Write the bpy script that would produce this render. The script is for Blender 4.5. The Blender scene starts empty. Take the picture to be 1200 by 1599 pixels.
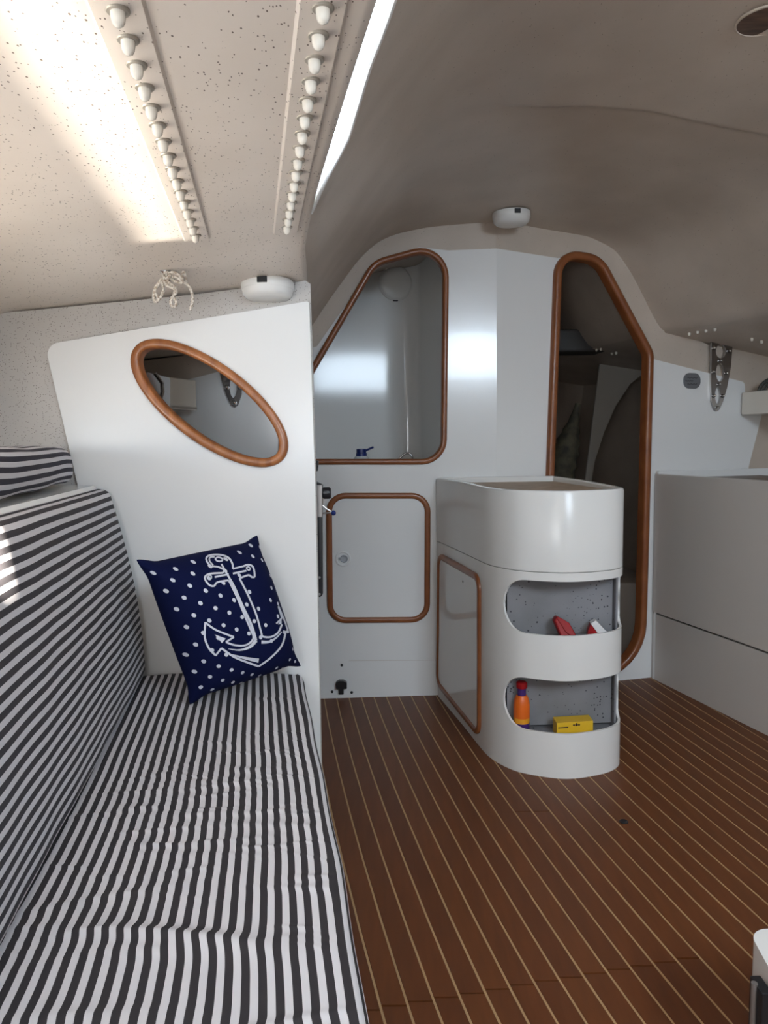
import bpy, bmesh, math, random
import numpy as np
from mathutils import Vector, Matrix
from mathutils.geometry import tessellate_polygon
random.seed(4)
SC = bpy.context.scene
COL = SC.collection

# ------------------------------------------------------------------ camera
F, CX, CY = 1150.0, 600.0, 799.5           # focal length in pixels of the 1200x1599 frame
PITCH, ROLL, EYE = math.atan(108.0 / F), math.radians(-0.83), 1.0
_f = np.array([0, math.cos(PITCH), -math.sin(PITCH)]); _r = np.array([1.0, 0, 0]); _u = np.cross(_r, _f)
_c, _s = math.cos(ROLL), math.sin(ROLL)
_r, _u = _c * _r + _s * _u, -_s * _r + _c * _u
CAM = np.array([0, 0, EYE])
cd = bpy.data.cameras.new('camera'); cam = bpy.data.objects.new('camera', cd); COL.objects.link(cam)
cd.sensor_fit = 'HORIZONTAL'; cd.sensor_width = 36.0; cd.lens = F / 1200 * 36; cd.clip_start = 0.02
cam.matrix_world = Matrix(((_r[0], _u[0], -_f[0], 0), (_r[1], _u[1], -_f[1], 0), (_r[2], _u[2], -_f[2], EYE), (0, 0, 0, 1)))
SC.camera = cam

# ------------------------------------------------------------------ light
SC.view_settings.view_transform = 'Standard'; SC.view_settings.look = 'None'
SC.view_settings.gamma = 1.0; SC.view_settings.use_curve_mapping = False
SC.view_settings.exposure = 0.78
w = bpy.data.worlds.new('sky'); SC.world = w; w.use_nodes = True
bg = w.node_tree.nodes['Background']; bg.inputs[0].default_value = (0.72, 0.86, 1.0, 1); bg.inputs[1].default_value = 5.0
SUN_DIR = Vector((-1.8, 1.52, -0.68)).normalized()
sl = bpy.data.lights.new('sun', 'SUN'); sl.energy = 48.0; sl.angle = 0.02; sl.color = (1.0, 0.90, 0.76)
so = bpy.data.objects.new('sun', sl); COL.objects.link(so); so.location = (3, -3, 4)
so.rotation_euler = (-SUN_DIR).to_track_quat('Z', 'Y').to_euler()
# added upward sun lays the ceiling streak, shining through an unseen added hull slot
gd = Vector((0.84, 0.06, 0.555)).normalized()
g2 = bpy.data.lights.new('added_streak_sun', 'SUN'); g2.energy = 6.5; g2.angle = 0.06; g2.color = (1.0, 0.93, 0.82)
g2o = bpy.data.objects.new('added_streak_sun', g2); COL.objects.link(g2o); g2o.location = (-3, 0, -1); g2o.rotation_euler = (-gd).to_track_quat('Z', 'Y').to_euler()
def area(name, loc, look, sx, sy, power, color):
    l = bpy.data.lights.new(name, 'AREA'); l.shape = 'RECTANGLE'; l.size = sx; l.size_y = sy; l.energy = power; l.color = color
    o = bpy.data.objects.new(name, l); COL.objects.link(o); o.location = loc
    o.rotation_euler = (Vector(loc) - Vector(look)).to_track_quat('Z', 'Y').to_euler(); return o
area('companionway_daylight', (1.12, -0.76, 1.91), (0.8, 2.8, 1.25), 0.72, 0.72, 22, (0.72, 0.86, 1.0))
area('port_quarter_fill', (-0.30, -0.6, 1.05), (-0.35, 1.6, 1.1), 0.5, 0.4, 6, (0.92, 0.96, 1.0))  # added fill inside the cabin, no opening behind it

# ------------------------------------------------------------------ pixel -> place helpers
def ray(x, y): return (x - CX) / F * _r - (y - CY) / F * _u + _f
def on_z(x, y, z):
    d = ray(x, y); return CAM + d * ((z - EYE) / d[2])
def on_y(x, y, Y):
    d = ray(x, y); return CAM + d * (Y / d[1])
class Wall:
    """vertical plane through two floor points; u runs along it, v is height, off is towards the cabin"""
    def __init__(s, A, B):
        s.A = np.array([A[0], A[1], 0.0]); d = np.array([B[0] - A[0], B[1] - A[1], 0.0]); s.u = d / np.linalg.norm(d)
        s.n = np.array([s.u[1], -s.u[0], 0.0])
    def at(s, x, y):
        d = ray(x, y); return CAM + d * (((s.A - CAM) @ s.n) / (d @ s.n))
    def uv(s, x, y):
        p = s.at(x, y); return (float((p - s.A) @ s.u), float(p[2]))
    def p3(s, u, v, off=0.0):
        return s.A + s.u * u + np.array([0, 0, v]) + s.n * off

# ------------------------------------------------------------------ materials
def mat(name, color, rough=0.5, metal=0.0, coat=0.0, spec=0.5):
    m = bpy.data.materials.new(name); m.use_nodes = True; b = m.node_tree.nodes['Principled BSDF']
    b.inputs['Base Color'].default_value = (*color, 1); b.inputs['Roughness'].default_value = rough
    b.inputs['Metallic'].default_value = metal; b.inputs['Coat Weight'].default_value = coat
    b.inputs['Coat Roughness'].default_value = 0.04; b.inputs['Specular IOR Level'].default_value = spec
    return m
def N(m, t, **kw):
    n = m.node_tree.nodes.new(t)
    for k, v in kw.items(): setattr(n, k, v)
    return n
def L(m, a, b): m.node_tree.links.new(a, b)
def bsdf(m): return m.node_tree.nodes['Principled BSDF']
def vary(m, c1, c2, scale, stretch=(1, 1, 1), detail=4, lo=0.35, hi=0.65, bump=0.0, coord='Object', rough=None):
    tc = N(m, 'ShaderNodeTexCoord'); mp = N(m, 'ShaderNodeMapping'); mp.inputs['Scale'].default_value = stretch
    nz = N(m, 'ShaderNodeTexNoise'); nz.inputs['Scale'].default_value = scale; nz.inputs['Detail'].default_value = detail
    cr = N(m, 'ShaderNodeValToRGB'); cr.color_ramp.elements[0].position = lo; cr.color_ramp.elements[1].position = hi
    cr.color_ramp.elements[0].color = (*c1, 1); cr.color_ramp.elements[1].color = (*c2, 1)
    L(m, tc.outputs[coord], mp.inputs[0]); L(m, mp.outputs[0], nz.inputs['Vector']); L(m, nz.outputs['Fac'], cr.inputs[0])
    L(m, cr.outputs[0], bsdf(m).inputs['Base Color'])
    if bump:
        bp = N(m, 'ShaderNodeBump'); bp.inputs['Strength'].default_value = bump; bp.inputs['Distance'].default_value = 0.002
        L(m, nz.outputs['Fac'], bp.inputs['Height']); L(m, bp.outputs[0], bsdf(m).inputs['Normal'])
    return cr
def speckled(name, c1, c2, dark, dens, rough, size=320.0):
    """gelcoat flecked with dark specks"""
    m = mat(name, c1, rough); cr = vary(m, c1, c2, 5.0, detail=5)
    tc = N(m, 'ShaderNodeTexCoord'); mp = N(m, 'ShaderNodeMapping'); mp.inputs['Scale'].default_value = (1, 0.55, 1)
    vo = N(m, 'ShaderNodeTexVoronoi'); vo.inputs['Scale'].default_value = size
    sepc = N(m, 'ShaderNodeSeparateColor')
    lt = N(m, 'ShaderNodeMath', operation='LESS_THAN'); lt2 = N(m, 'ShaderNodeMath', operation='LESS_THAN'); mul = N(m, 'ShaderNodeMath', operation='MULTIPLY')
    lt2.inputs[1].default_value = dens
    rad = N(m, 'ShaderNodeMath', operation='MULTIPLY'); rad.inputs[1].default_value = 0.36
    L(m, tc.outputs['Object'], mp.inputs[0]); L(m, mp.outputs[0], vo.inputs['Vector']); L(m, vo.outputs['Color'], sepc.inputs[0])
    L(m, sepc.outputs[1], rad.inputs[0]); L(m, vo.outputs['Distance'], lt.inputs[0]); L(m, rad.outputs[0], lt.inputs[1])
    L(m, sepc.outputs[0], lt2.inputs[0]); L(m, lt.outputs[0], mul.inputs[0]); L(m, lt2.outputs[0], mul.inputs[1])
    mx = N(m, 'ShaderNodeMix', data_type='RGBA'); L(m, mul.outputs[0], mx.inputs[0]); L(m, cr.outputs[0], mx.inputs[6]); mx.inputs[7].default_value = (*dark, 1)
    L(m, mx.outputs[2], bsdf(m).inputs['Base Color'])
    return m
M = {}
M['white'] = mat('white_gloss_paint', (0.80, 0.80, 0.785), 0.09, spec=0.36)
M['podwhite'] = mat('pod_white_gelcoat', (0.78, 0.775, 0.755), 0.24, spec=0.4)
M['whitepanel'] = mat('white_panel_paint', (0.82, 0.825, 0.82), 0.17, coat=0.2)
M['partition'] = mat('white_partition_paint', (0.81, 0.815, 0.81), 0.2, spec=0.22)
M['latchgrey'] = mat('grey_latch_plastic', (0.40, 0.42, 0.45), 0.35)
M['beamshade'] = mat('forepeak_shade_tone', (0.055, 0.050, 0.046), 0.6)  # near-black colour stands in for the shade on the forepeak beam
M['satin'] = mat('satin_white_paint', (0.62, 0.585, 0.55), 0.38)
M['deck'] = speckled('speckled_gelcoat_deck', (0.73, 0.655, 0.58), (0.79, 0.715, 0.64), (0.16, 0.12, 0.09), 0.30, 0.38)
M['roof'] = speckled('gelcoat_roof', (0.52, 0.445, 0.375), (0.59, 0.51, 0.435), (0.30, 0.25, 0.19), 0.06, 0.42)
M['flange'] = speckled('speckled_gelcoat_bulkhead', (0.50, 0.48, 0.46), (0.56, 0.53, 0.50), (0.10, 0.08, 0.07), 0.34, 0.45)
M['liner'] = speckled('speckled_grey_liner', (0.19, 0.19, 0.20), (0.25, 0.25, 0.27), (0.05, 0.05, 0.06), 0.38, 0.6, 110.0)
M['teak'] = mat('teak_trim', (0.27, 0.095, 0.03), 0.35, coat=0.15); vary(M['teak'], (0.215, 0.066, 0.021), (0.285, 0.094, 0.030), 14, (1, 1, 1), bump=0.03)
M['teak_light'] = mat('varnished_teak', (0.4, 0.16, 0.05), 0.35, coat=0.2); vary(M['teak_light'], (0.27, 0.088, 0.024), (0.42, 0.155, 0.05), 12, (5, 1, 1), bump=0.05)
planks = []
for i, (a, b) in enumerate([((0.1109, 0.0318, 0.0072), (0.1348, 0.0394, 0.0088)), ((0.1189, 0.0338, 0.0074), (0.1454, 0.0418, 0.0090)), ((0.1055, 0.0298, 0.0069), (0.1268, 0.0362, 0.0082)), ((0.1242, 0.0370, 0.0080), (0.1507, 0.0443, 0.0095))]):
    m = mat('teak_plank_%s' % 'abcd'[i], a, 0.5); vary(m, a, b, 14, (4, 0.5, 1), detail=6, bump=0.06); planks.append(m)
M['caulk'] = mat('pale_caulk', (0.45, 0.285, 0.14), 0.6)
M['plate'] = mat('polished_plate', (0.36, 0.35, 0.35), 0.14, 1.0)
M['chrome'] = mat('polished_steel', (0.62, 0.62, 0.62), 0.12, 1.0)
M['steel'] = mat('brushed_steel', (0.33, 0.31, 0.30), 0.45, 0.7)
M['black'] = mat('black_plastic', (0.012, 0.012, 0.014), 0.4)
M['dark'] = mat('dark_void', (0.03, 0.028, 0.026), 0.8)
M['cap'] = mat('cream_plastic', (0.80, 0.76, 0.68), 0.25)
M['washer'] = mat('dull_washer', (0.42, 0.38, 0.32), 0.4, 0.3)
M['lamp'] = mat('white_lamp_plastic', (0.82, 0.82, 0.80), 0.3)
M['rope'] = mat('white_rope', (0.70, 0.65, 0.57), 0.85); vary(M['rope'], (0.40, 0.33, 0.26), (0.78, 0.74, 0.68), 260, detail=1, bump=0.6)
M['tan'] = mat('tan_nonslip_top', (0.5, 0.38, 0.27), 0.6); vary(M['tan'], (0.43, 0.32, 0.22), (0.54, 0.42, 0.31), 30)
M['navy'] = mat('navy_cloth', (0.0035, 0.0065, 0.040), 0.9, spec=0.12); M['print'] = mat('white_print', (0.62, 0.64, 0.72), 0.85)
M['red'] = mat('red_plastic', (0.30, 0.006, 0.008), 0.5, spec=0.3); M['orange'] = mat('orange_plastic', (0.75, 0.135, 0.01), 0.4)
M['amber'] = mat('amber_plastic', (0.80, 0.34, 0.02), 0.35)
M['purple'] = mat('purple_plastic', (0.06, 0.02, 0.16), 0.4); M['yellow'] = mat('yellow_card', (0.75, 0.46, 0.02), 0.5)
M['paper'] = mat('white_paper', (0.75, 0.74, 0.74), 0.6); M['blue'] = mat('blue_plastic', (0.01, 0.025, 0.15), 0.35)
M['clear'] = mat('clear_plastic', (0.72, 0.76, 0.80), 0.15)
M['plaque'] = mat('grey_plaque', (0.22, 0.225, 0.245), 0.35, 0.4)
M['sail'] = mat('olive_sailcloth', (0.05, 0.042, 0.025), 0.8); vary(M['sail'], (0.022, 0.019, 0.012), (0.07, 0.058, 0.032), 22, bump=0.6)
M['frameply'] = mat('pale_ring_frame', (0.52, 0.50, 0.46), 0.5)
M['hose'] = mat('dark_hose', (0.05, 0.05, 0.045), 0.4)
M['oldwood'] = mat('dark_wood', (0.10, 0.05, 0.03), 0.4); vary(M['oldwood'], (0.06, 0.03, 0.02), (0.15, 0.08, 0.05), 15, (1, 6, 1))
g = bpy.data.materials.new('window_glass'); g.use_nodes = True; nt = g.node_tree; nt.nodes.clear()
go = nt.nodes.new('ShaderNodeOutputMaterial'); mx = nt.nodes.new('ShaderNodeMixShader'); tr = nt.nodes.new('ShaderNodeBsdfTransparent'); gl = nt.nodes.new('ShaderNodeBsdfGlossy')
gl.inputs['Roughness'].default_value = 0.02; mx.inputs[0].default_value = 0.06
nt.links.new(tr.outputs[0], mx.inputs[1]); nt.links.new(gl.outputs[0], mx.inputs[2]); nt.links.new(mx.outputs[0], go.inputs[0]); M['glass'] = g
def striped(name, period, phase=0.0, duty=0.52, dark=(0.026, 0.023, 0.027), light=(0.62, 0.61, 0.64)):
    m = mat(name, light, 0.85); uv = N(m, 'ShaderNodeUVMap'); sx = N(m, 'ShaderNodeSeparateXYZ')
    nz = N(m, 'ShaderNodeTexNoise'); nz.inputs['Scale'].default_value = 7.0; nz.inputs['Detail'].default_value = 2
    na = N(m, 'ShaderNodeMath', operation='MULTIPLY_ADD'); na.inputs[1].default_value = 0.0025
    dv = N(m, 'ShaderNodeMath', operation='MULTIPLY'); dv.inputs[1].default_value = 1 / period
    ad = N(m, 'ShaderNodeMath', operation='ADD'); ad.inputs[1].default_value = phase
    fr = N(m, 'ShaderNodeMath', operation='FRACT'); lt = N(m, 'ShaderNodeMath', operation='LESS_THAN'); lt.inputs[1].default_value = duty
    mx = N(m, 'ShaderNodeMix', data_type='RGBA'); mx.inputs[6].default_value = (*light, 1); mx.inputs[7].default_value = (*dark, 1)
    L(m, uv.outputs[0], sx.inputs[0]); L(m, uv.outputs[0], nz.inputs['Vector']); L(m, nz.outputs['Fac'], na.inputs[0]); L(m, sx.outputs[0], na.inputs[2])
    L(m, na.outputs[0], dv.inputs[0]); L(m, dv.outputs[0], ad.inputs[0]); L(m, ad.outputs[0], fr.inputs[0]); L(m, fr.outputs[0], lt.inputs[0]); L(m, lt.outputs[0], mx.inputs[0])
    L(m, mx.outputs[2], bsdf(m).inputs['Base Color'])
    wv = N(m, 'ShaderNodeTexNoise'); wv.inputs['Scale'].default_value = 900.0; bp = N(m, 'ShaderNodeBump'); bp.inputs['Strength'].default_value = 0.15; bp.inputs['Distance'].default_value = 0.0006
    L(m, uv.outputs[0], wv.inputs['Vector']); L(m, wv.outputs['Fac'], bp.inputs['Height']); L(m, bp.outputs[0], bsdf(m).inputs['Normal'])
    return m

# ------------------------------------------------------------------ mesh helpers
class MB:
    def __init__(s): s.v = []; s.f = []; s.uv = {}
    def add(s, vs, fs):
        k = len(s.v); s.v += [tuple(map(float, p)) for p in vs]; s.f += [tuple(i + k for i in q) for q in fs]; return k
    def grid(s, rows, close_u=False, close_v=False):
        n, m = len(rows), len(rows[0]); k = s.add([p for r in rows for p in r], [])
        for i in range(n if close_v else n - 1):
            for j in range(m if close_u else m - 1):
                a, b = i, (i + 1) % n; c, d = j, (j + 1) % m
                s.f.append((k + a * m + c, k + a * m + d, k + b * m + d, k + b * m + c))
        return k
    def box(s, x0, x1, y0, y1, z0, z1, f=None):
        P = [(x, y, z) for z in (z0, z1) for y in (y0, y1) for x in (x0, x1)]
        if f: P = [f(*p) for p in P]
        s.add(P, [(0, 2, 3, 1), (4, 5, 7, 6), (0, 1, 5, 4), (2, 6, 7, 3), (0, 4, 6, 2), (1, 3, 7, 5)])
    def lathe(s, prof, org, axis, n=24, up=None):
        a = np.array(axis, float); a /= np.linalg.norm(a)
        t = np.array([0, 0, 1.0]) if abs(a[2]) < 0.9 else np.array([1.0, 0, 0])
        e1 = np.cross(a, t); e1 /= np.linalg.norm(e1); e2 = np.cross(a, e1); o = np.array(org, float)
        rows = [[o + a * h + r * (e1 * math.cos(2 * math.pi * i / n) + e2 * math.sin(2 * math.pi * i / n)) for i in range(n)] for r, h in prof]
        k = s.grid(rows, close_u=True)
        for ri, rev in ((0, True), (len(prof) - 1, False)):
            if prof[ri][0] > 1e-5:
                ids = [k + ri * n + i for i in range(n)]; s.f.append(tuple(ids[::-1] if not rev else ids))
    def tube(s, pts, r, n=8, closed=False):
        P = [np.array(p, float) for p in pts]; rows = []; e = None; m = len(P)
        for i, p in enumerate(P):
            t = (P[(i + 1) % m] - P[i - 1]) if closed else (P[min(i + 1, m - 1)] - P[max(i - 1, 0)])
            t = t / (np.linalg.norm(t) + 1e-12)
            if e is None:
                q = np.array([0, 0, 1.0]) if abs(t[2]) < 0.9 else np.array([1.0, 0, 0]); e = np.cross(t, q)
            e = e - t * (e @ t); e /= np.linalg.norm(e); b = np.cross(t, e); rr = r[i] if hasattr(r, '__len__') else r
            rows.append([p + rr * (e * math.cos(2 * math.pi * j / n) + b * math.sin(2 * math.pi * j / n)) for j in range(n)])
        k = s.grid(rows, close_u=True, close_v=closed)
        if not closed:
            s.f.append(tuple(k + j for j in range(n))[::-1]); s.f.append(tuple(k + (m - 1) * n + j for j in range(n)))
    def plate(s, loops, tof, t):
        """flat plate with holes; loops in 2D (first is the outline), tof(u, v, off) -> place, thickness t behind the face"""
        tri = tessellate_polygon([[Vector((u, v, 0)) for u, v in lp] for lp in loops]); flat = [q for lp in loops for q in lp]; n = len(flat)
        k = s.add([tof(u, v, 0) for u, v in flat] + [tof(u, v, -t) for u, v in flat], [])
        for a in tri: s.f.append(tuple(k + i for i in a)); s.f.append(tuple(k + n + i for i in a[::-1]))
        st = 0
        for lp in loops:
            m = len(lp)
            for i in range(m):
                a, b = st + i, st + (i + 1) % m; s.f.append((k + a, k + b, k + n + b, k + n + a))
            st += m
    def build(s, name, material, parent=None, smooth=30, bevel=None, uv=None, **props):
        me = bpy.data.meshes.new(name); me.from_pydata(s.v, [], s.f); me.validate()
        if uv is not None:
            ul = me.uv_layers.new(name='UVMap'); co = [0.0] * (2 * len(me.loops))
            for l in me.loops: co[2 * l.index], co[2 * l.index + 1] = uv[l.vertex_index]
            ul.data.foreach_set('uv', co)
        bm = bmesh.new(); bm.from_mesh(me)
        bmesh.ops.recalc_face_normals(bm, faces=bm.faces)
        if bevel:
            ed = [e for e in bm.edges if len(e.link_faces) == 2 and e.calc_face_angle(0) > math.radians(40)]
            bmesh.ops.bevel(bm, geom=ed, offset=bevel, segments=2, affect='EDGES', clamp_overlap=True, profile=0.5)
        bm.to_mesh(me); bm.free()
        if bevel and smooth: smooth = min(smooth, 15)
        if smooth:
            me.shade_smooth(); me.set_sharp_from_angle(angle=math.radians(smooth))
        for mm in (material if isinstance(material, (list, tuple)) else [material]): me.materials.append(mm)
        o = bpy.data.objects.new(name, me); COL.objects.link(o)
        if parent: o.parent = parent
        for k, v in props.items(): o[k] = v
        return o
def structure(o): o['kind'] = 'structure'; return o
def tag(o, label, cat, group=None):
    o['label'] = label; o['category'] = cat
    if group: o['group'] = group
    return o
def thing(name, loc, label, cat, group=None):
    o = bpy.data.objects.new(name, None); COL.objects.link(o); o.location = tuple(map(float, loc)); o.empty_display_size = 0.05
    bpy.context.view_layer.update(); return tag(o, label, cat, group)
def part(o, t):
    """parent o (built in world space) to the thing t"""
    o.parent = t; o.matrix_parent_inverse = Matrix.Translation(-Vector(t.location)) if t.type == 'EMPTY' else Matrix(); return o
def fillet(pts, rad, n=8):
    out = []; m = len(pts)
    for i in range(m):
        r = rad[i] if hasattr(rad, '__len__') else rad
        p = np.array(pts[i], float); a = np.array(pts[i - 1], float) - p; b = np.array(pts[(i + 1) % m], float) - p
        la, lb = np.linalg.norm(a), np.linalg.norm(b); a /= la; b /= lb
        if r <= 0: out.append(tuple(p)); continue
        th = math.acos(max(-1, min(1, a @ b))); d = min(r / math.tan(th / 2), 0.48 * la, 0.48 * lb); r = d * math.tan(th / 2)
        bis = (a + b) / np.linalg.norm(a + b); c = p + bis * (r / math.sin(th / 2)); s0 = p + a * d - c; e0 = p + b * d - c
        a0 = math.atan2(s0[1], s0[0]); da = math.atan2(e0[1], e0[0]) - a0
        da = (da + math.pi) % (2 * math.pi) - math.pi
        for k in range(n + 1):
            t = a0 + da * k / n; out.append((c[0] + r * math.cos(t), c[1] + r * math.sin(t)))
    return out
def offset_loop(lp, d):
    """offset a closed 2D loop to its left (d > 0 shrinks a counter-clockwise loop)"""
    out = []; m = len(lp)
    for i in range(m):
        t = np.array(lp[(i + 1) % m]) - np.array(lp[i - 1]); t /= (np.linalg.norm(t) + 1e-12); out.append((lp[i][0] - t[1] * d, lp[i][1] + t[0] * d))
    return out
def ccw(lp):
    a = sum(lp[i - 1][0] * lp[i][1] - lp[i][0] * lp[i - 1][1] for i in range(len(lp))); return lp if a > 0 else lp[::-1]
def dense(lp, step):
    out = []
    for i in range(len(lp)):
        a, b = np.array(lp[i]), np.array(lp[(i + 1) % len(lp)]); n = max(1, int(np.linalg.norm(b - a) / step))
        out += [tuple(a + (b - a) * k / n) for k in range(n)]
    return out
def trim(mb, lp, wall, wd, dp, base=0.0):
    """half-round timber moulding along a closed loop on a wall, base..dp proud of it"""
    prof = [(-wd / 2, base), (-wd / 2, dp * 0.55), (-wd * 0.40, dp * 0.85), (-wd * 0.2, dp), (wd * 0.2, dp), (wd * 0.40, dp * 0.85), (wd / 2, dp * 0.55), (wd / 2, base)]
    rows = []; m = len(lp)
    for i in range(m):
        t = np.array(lp[(i + 1) % m]) - np.array(lp[i - 1]); t /= (np.linalg.norm(t) + 1e-12)
        rows.append([wall.p3(lp[i][0] - t[1] * a, lp[i][1] + t[0] * a, h) for a, h in prof])
    mb.grid(rows, close_u=True, close_v=True)
def interp(x, xs, ys): return float(np.interp(x, xs, ys))
def smooth01(t): t = max(0.0, min(1.0, t)); return t * t * (3 - 2 * t)
def catmull(P, n=8, closed=False):
    P = [np.array(p, float) for p in P]; out = []; m = len(P)
    for i in range(m if closed else m - 1):
        g = (lambda k: P[k % m]) if closed else (lambda k: P[max(0, min(m - 1, k))])
        a, b, c, d = g(i - 1), g(i), g(i + 1), g(i + 2)
        for k in range(n):
            t = k / n; out.append(0.5 * ((2 * b) + (c - a) * t + (2 * a - 5 * b + 4 * c - d) * t * t + (3 * b - a - 3 * c + d) * t ** 3))
    if not closed: out.append(P[-1])
    return out

# ================================================================== THE SETTING
WL = Wall((-0.263, 2.821), (0.2, 2.842))                        # forward bulkhead, port half
crease = WL.at(776, 388)
WR = Wall(crease[:2], (1.111, 3.021))                           # forward bulkhead, starboard half (kinked at the crease)
WP = Wall((-1.0, 1.74), (0.0, 1.74))                            # half bulkhead at the end of the settee

# ---- floor: curved teak planks with pale caulking
PITCHW = 0.0494
def gx(y):
    d = 2.819 - y; return 0.1355 * d + 0.0237 * d * d
def line_x(k, y): return -0.246 + k * PITCHW + gx(y)
mb = MB(); mb.box(-1.3, 2.6, -0.8, 5.0, -0.06, -0.012)
floor = structure(mb.build('floor', M['dark']))
s1a, s1b = on_z(595, 1571, 0), on_z(1052, 1500, 0)
def seam1(x): return s1a[1] + (x - s1a[0]) * (s1b[1] - s1a[1]) / (s1b[0] - s1a[0])
s2 = on_z(830, 1267, 0)
nplank = 0
def plank(k, y0, y1):
    global nplank
    if y1 - y0 < 0.02: return
    mbp = MB(); n = max(3, int((y1 - y0) / 0.22)); gapw = 0.0023; z = random.uniform(-0.0004, 0.0004)
    rows = []
    for i in range(n + 1):
        y = y0 + (y1 - y0) * i / n; a, b = line_x(k, y) + gapw, line_x(k + 1, y) - gapw
        rows.append([(a, y, -0.012), (a, y, z - 0.0006), (a + 0.0008, y, z), (b - 0.0008, y, z), (b, y, z - 0.0006), (b, y, -0.012)])
    kk = mbp.grid(rows); mbp.f.append(tuple(kk + j for j in range(6))); mbp.f.append(tuple(kk + n * 6 + j for j in range(6))[::-1])
    mbp.build('plank', planks[(k * 7 + nplank * 3) % 4], floor, smooth=20); nplank += 1
for k in range(-5, 33):
    ymax = 3.25 if line_x(k, 3.0) > 0.60 else 2.84
    xm = line_x(k + 0.5, 1.33)
    if s1a[0] - 0.06 < xm < s1b[0] + 0.05:
        ys = seam1(xm); segs = [(0.25, ys - 0.0018), (ys + 0.0018, ymax)]
    else: segs = [(0.25, ymax)]
    if abs(line_x(k + 0.5, s2[1]) - s2[0]) < 0.055:
        a, b = segs.pop(); segs += [(a, s2[1] - 0.0016), (s2[1] + 0.0016, b)]
    for a, b in segs: plank(k, a, b)
mb = MB()
for k in range(-5, 34):
    ymax = 3.25 if line_x(k, 3.0) > 0.60 else 2.84
    ys = np.linspace(0.25, ymax, 14); mb.grid([[(line_x(k, y) - 0.0024, y, -0.0009), (line_x(k, y) + 0.0024, y, -0.0009)] for y in ys])
mb.build('caulking', M['caulk'], floor, smooth=0, kind='stuff')

# ---- hull sides, ends
def hull_l(y, z):      # inner face of the port hull side
    return interp(y, [-0.8, 0.7, 1.75, 2.9, 5], [-0.65, -0.785, -0.945, -1.06, -0.98]) + interp(z, [0, 0.5, 0.9, 1.2, 1.4, 1.5], [0.22, 0.12, 0.03, -0.03, -0.06, -0.06])
def hull_r(y, z):
    return interp(y, [-0.8, 1.0, 2.4, 3.1, 4.0, 5], [2.25, 2.10, 1.92, 1.76, 1.55, 1.3]) + interp(z, [0, 0.5, 0.9, 1.2, 1.5], [-0.4, -0.2, -0.05, 0, 0.03])
ysam = np.linspace(-0.8, 5.0, 30); zsam = np.linspace(-0.02, 1.5, 14)
STREAK_SLOT = (-0.2, 1.36, 1.012, 1.072)  # slot added out of view to shape the streak on the port ceiling
ysl = sorted(set(list(np.linspace(-0.8, 5.0, 30)) + [STREAK_SLOT[0], STREAK_SLOT[1]])); zsl = sorted(set(list(np.linspace(-0.02, 1.5, 14)) + [STREAK_SLOT[2], STREAK_SLOT[3]]))
mb = MB()
for off in (0.0, 0.03):
    for i in range(len(ysl) - 1):
        for j in range(len(zsl) - 1):
            if STREAK_SLOT[0] <= ysl[i] < STREAK_SLOT[1] - 1e-6 and STREAK_SLOT[2] <= zsl[j] < STREAK_SLOT[3] - 1e-6: continue
            mb.add([(hull_l(y, z) - off, y, z) for y, z in ((ysl[i], zsl[j]), (ysl[i + 1], zsl[j]), (ysl[i + 1], zsl[j + 1]), (ysl[i], zsl[j + 1]))], [(0, 1, 2, 3)])
structure(mb.build('wall_left', M['flange'], smooth=60))
mb = MB(); mb.plate([[(STREAK_SLOT[0], STREAK_SLOT[2]), (STREAK_SLOT[1], STREAK_SLOT[2]), (STREAK_SLOT[1], STREAK_SLOT[3]), (STREAK_SLOT[0], STREAK_SLOT[3])]], lambda u, v, o: (hull_l(u, v) - 0.015, u, v), 0.0)
mb.f = mb.f[:2]; structure(mb.build('streak_slot_pane', M['glass'], smooth=0))  # pane in the added, unseen slot
mb = MB(); mb.grid([[(hull_r(y, z), y, z) for z in zsam] for y in ysam]); mb.grid([[(hull_r(y, z) + 0.03, y, z) for z in zsam] for y in ysam])
structure(mb.build('wall_right', M['roof'], smooth=60))
mb = MB(); mb.plate([[(-1.0, -0.02), (2.3, -0.02), (2.3, 2.5), (-1.0, 2.5)], [(0.78, 1.54), (0.78, 2.32), (1.46, 2.32), (1.46, 1.54)]], lambda u, v, o: (u, -0.7 - o, v), 0.03)
structure(mb.build('wall_back', M['satin'], smooth=20))
mb = MB(); mb.box(-1.1, 2.2, 4.93, 5.0, -0.02, 1.9); structure(mb.build('wall_bow', M['roof'], smooth=20))

# ---- coach roof, lofted from the arch where it meets the bulkhead
PT = [0, .033, .061, .142, .19, .237, .311, .42, .514, .626, .752, .837, .896, .974, 1.0]
PZ = [1.38, 1.458, 1.523, 1.689, 1.754, 1.781, 1.804, 1.818, 1.823, 1.806, 1.79, 1.746, 1.646, 1.468, 1.43]
def xl(y): return interp(y, [-0.8, 0.0, .71, .88, 1.203, 1.52, 1.75, 2.85, 3.3, 5.0], [.28, .14, .002, -.033, -.096, -.151, -.17, -.305, -.36, -.3])
def xr(y): return interp(y, [-0.8, 0.0, 2.2, 2.68, 3.03, 3.5, 5.0], [1.90, 1.80, 1.50, 1.37, 1.145, 1.0, 0.9])
_tt = np.linspace(0, 1, 161); _zz = np.interp(_tt, PT, PZ)
_ker = np.exp(-0.5 * (np.arange(-6, 7) / 2.4) ** 2); _ker /= _ker.sum()
_zp = np.concatenate([2 * _zz[0] - _zz[6:0:-1], _zz, 2 * _zz[-1] - _zz[-2:-8:-1]]); _zz = np.convolve(_zp, _ker, 'valid')
c1, c2 = on_z(785, 145, 1.84), on_z(1200, 187, 1.84)
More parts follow.
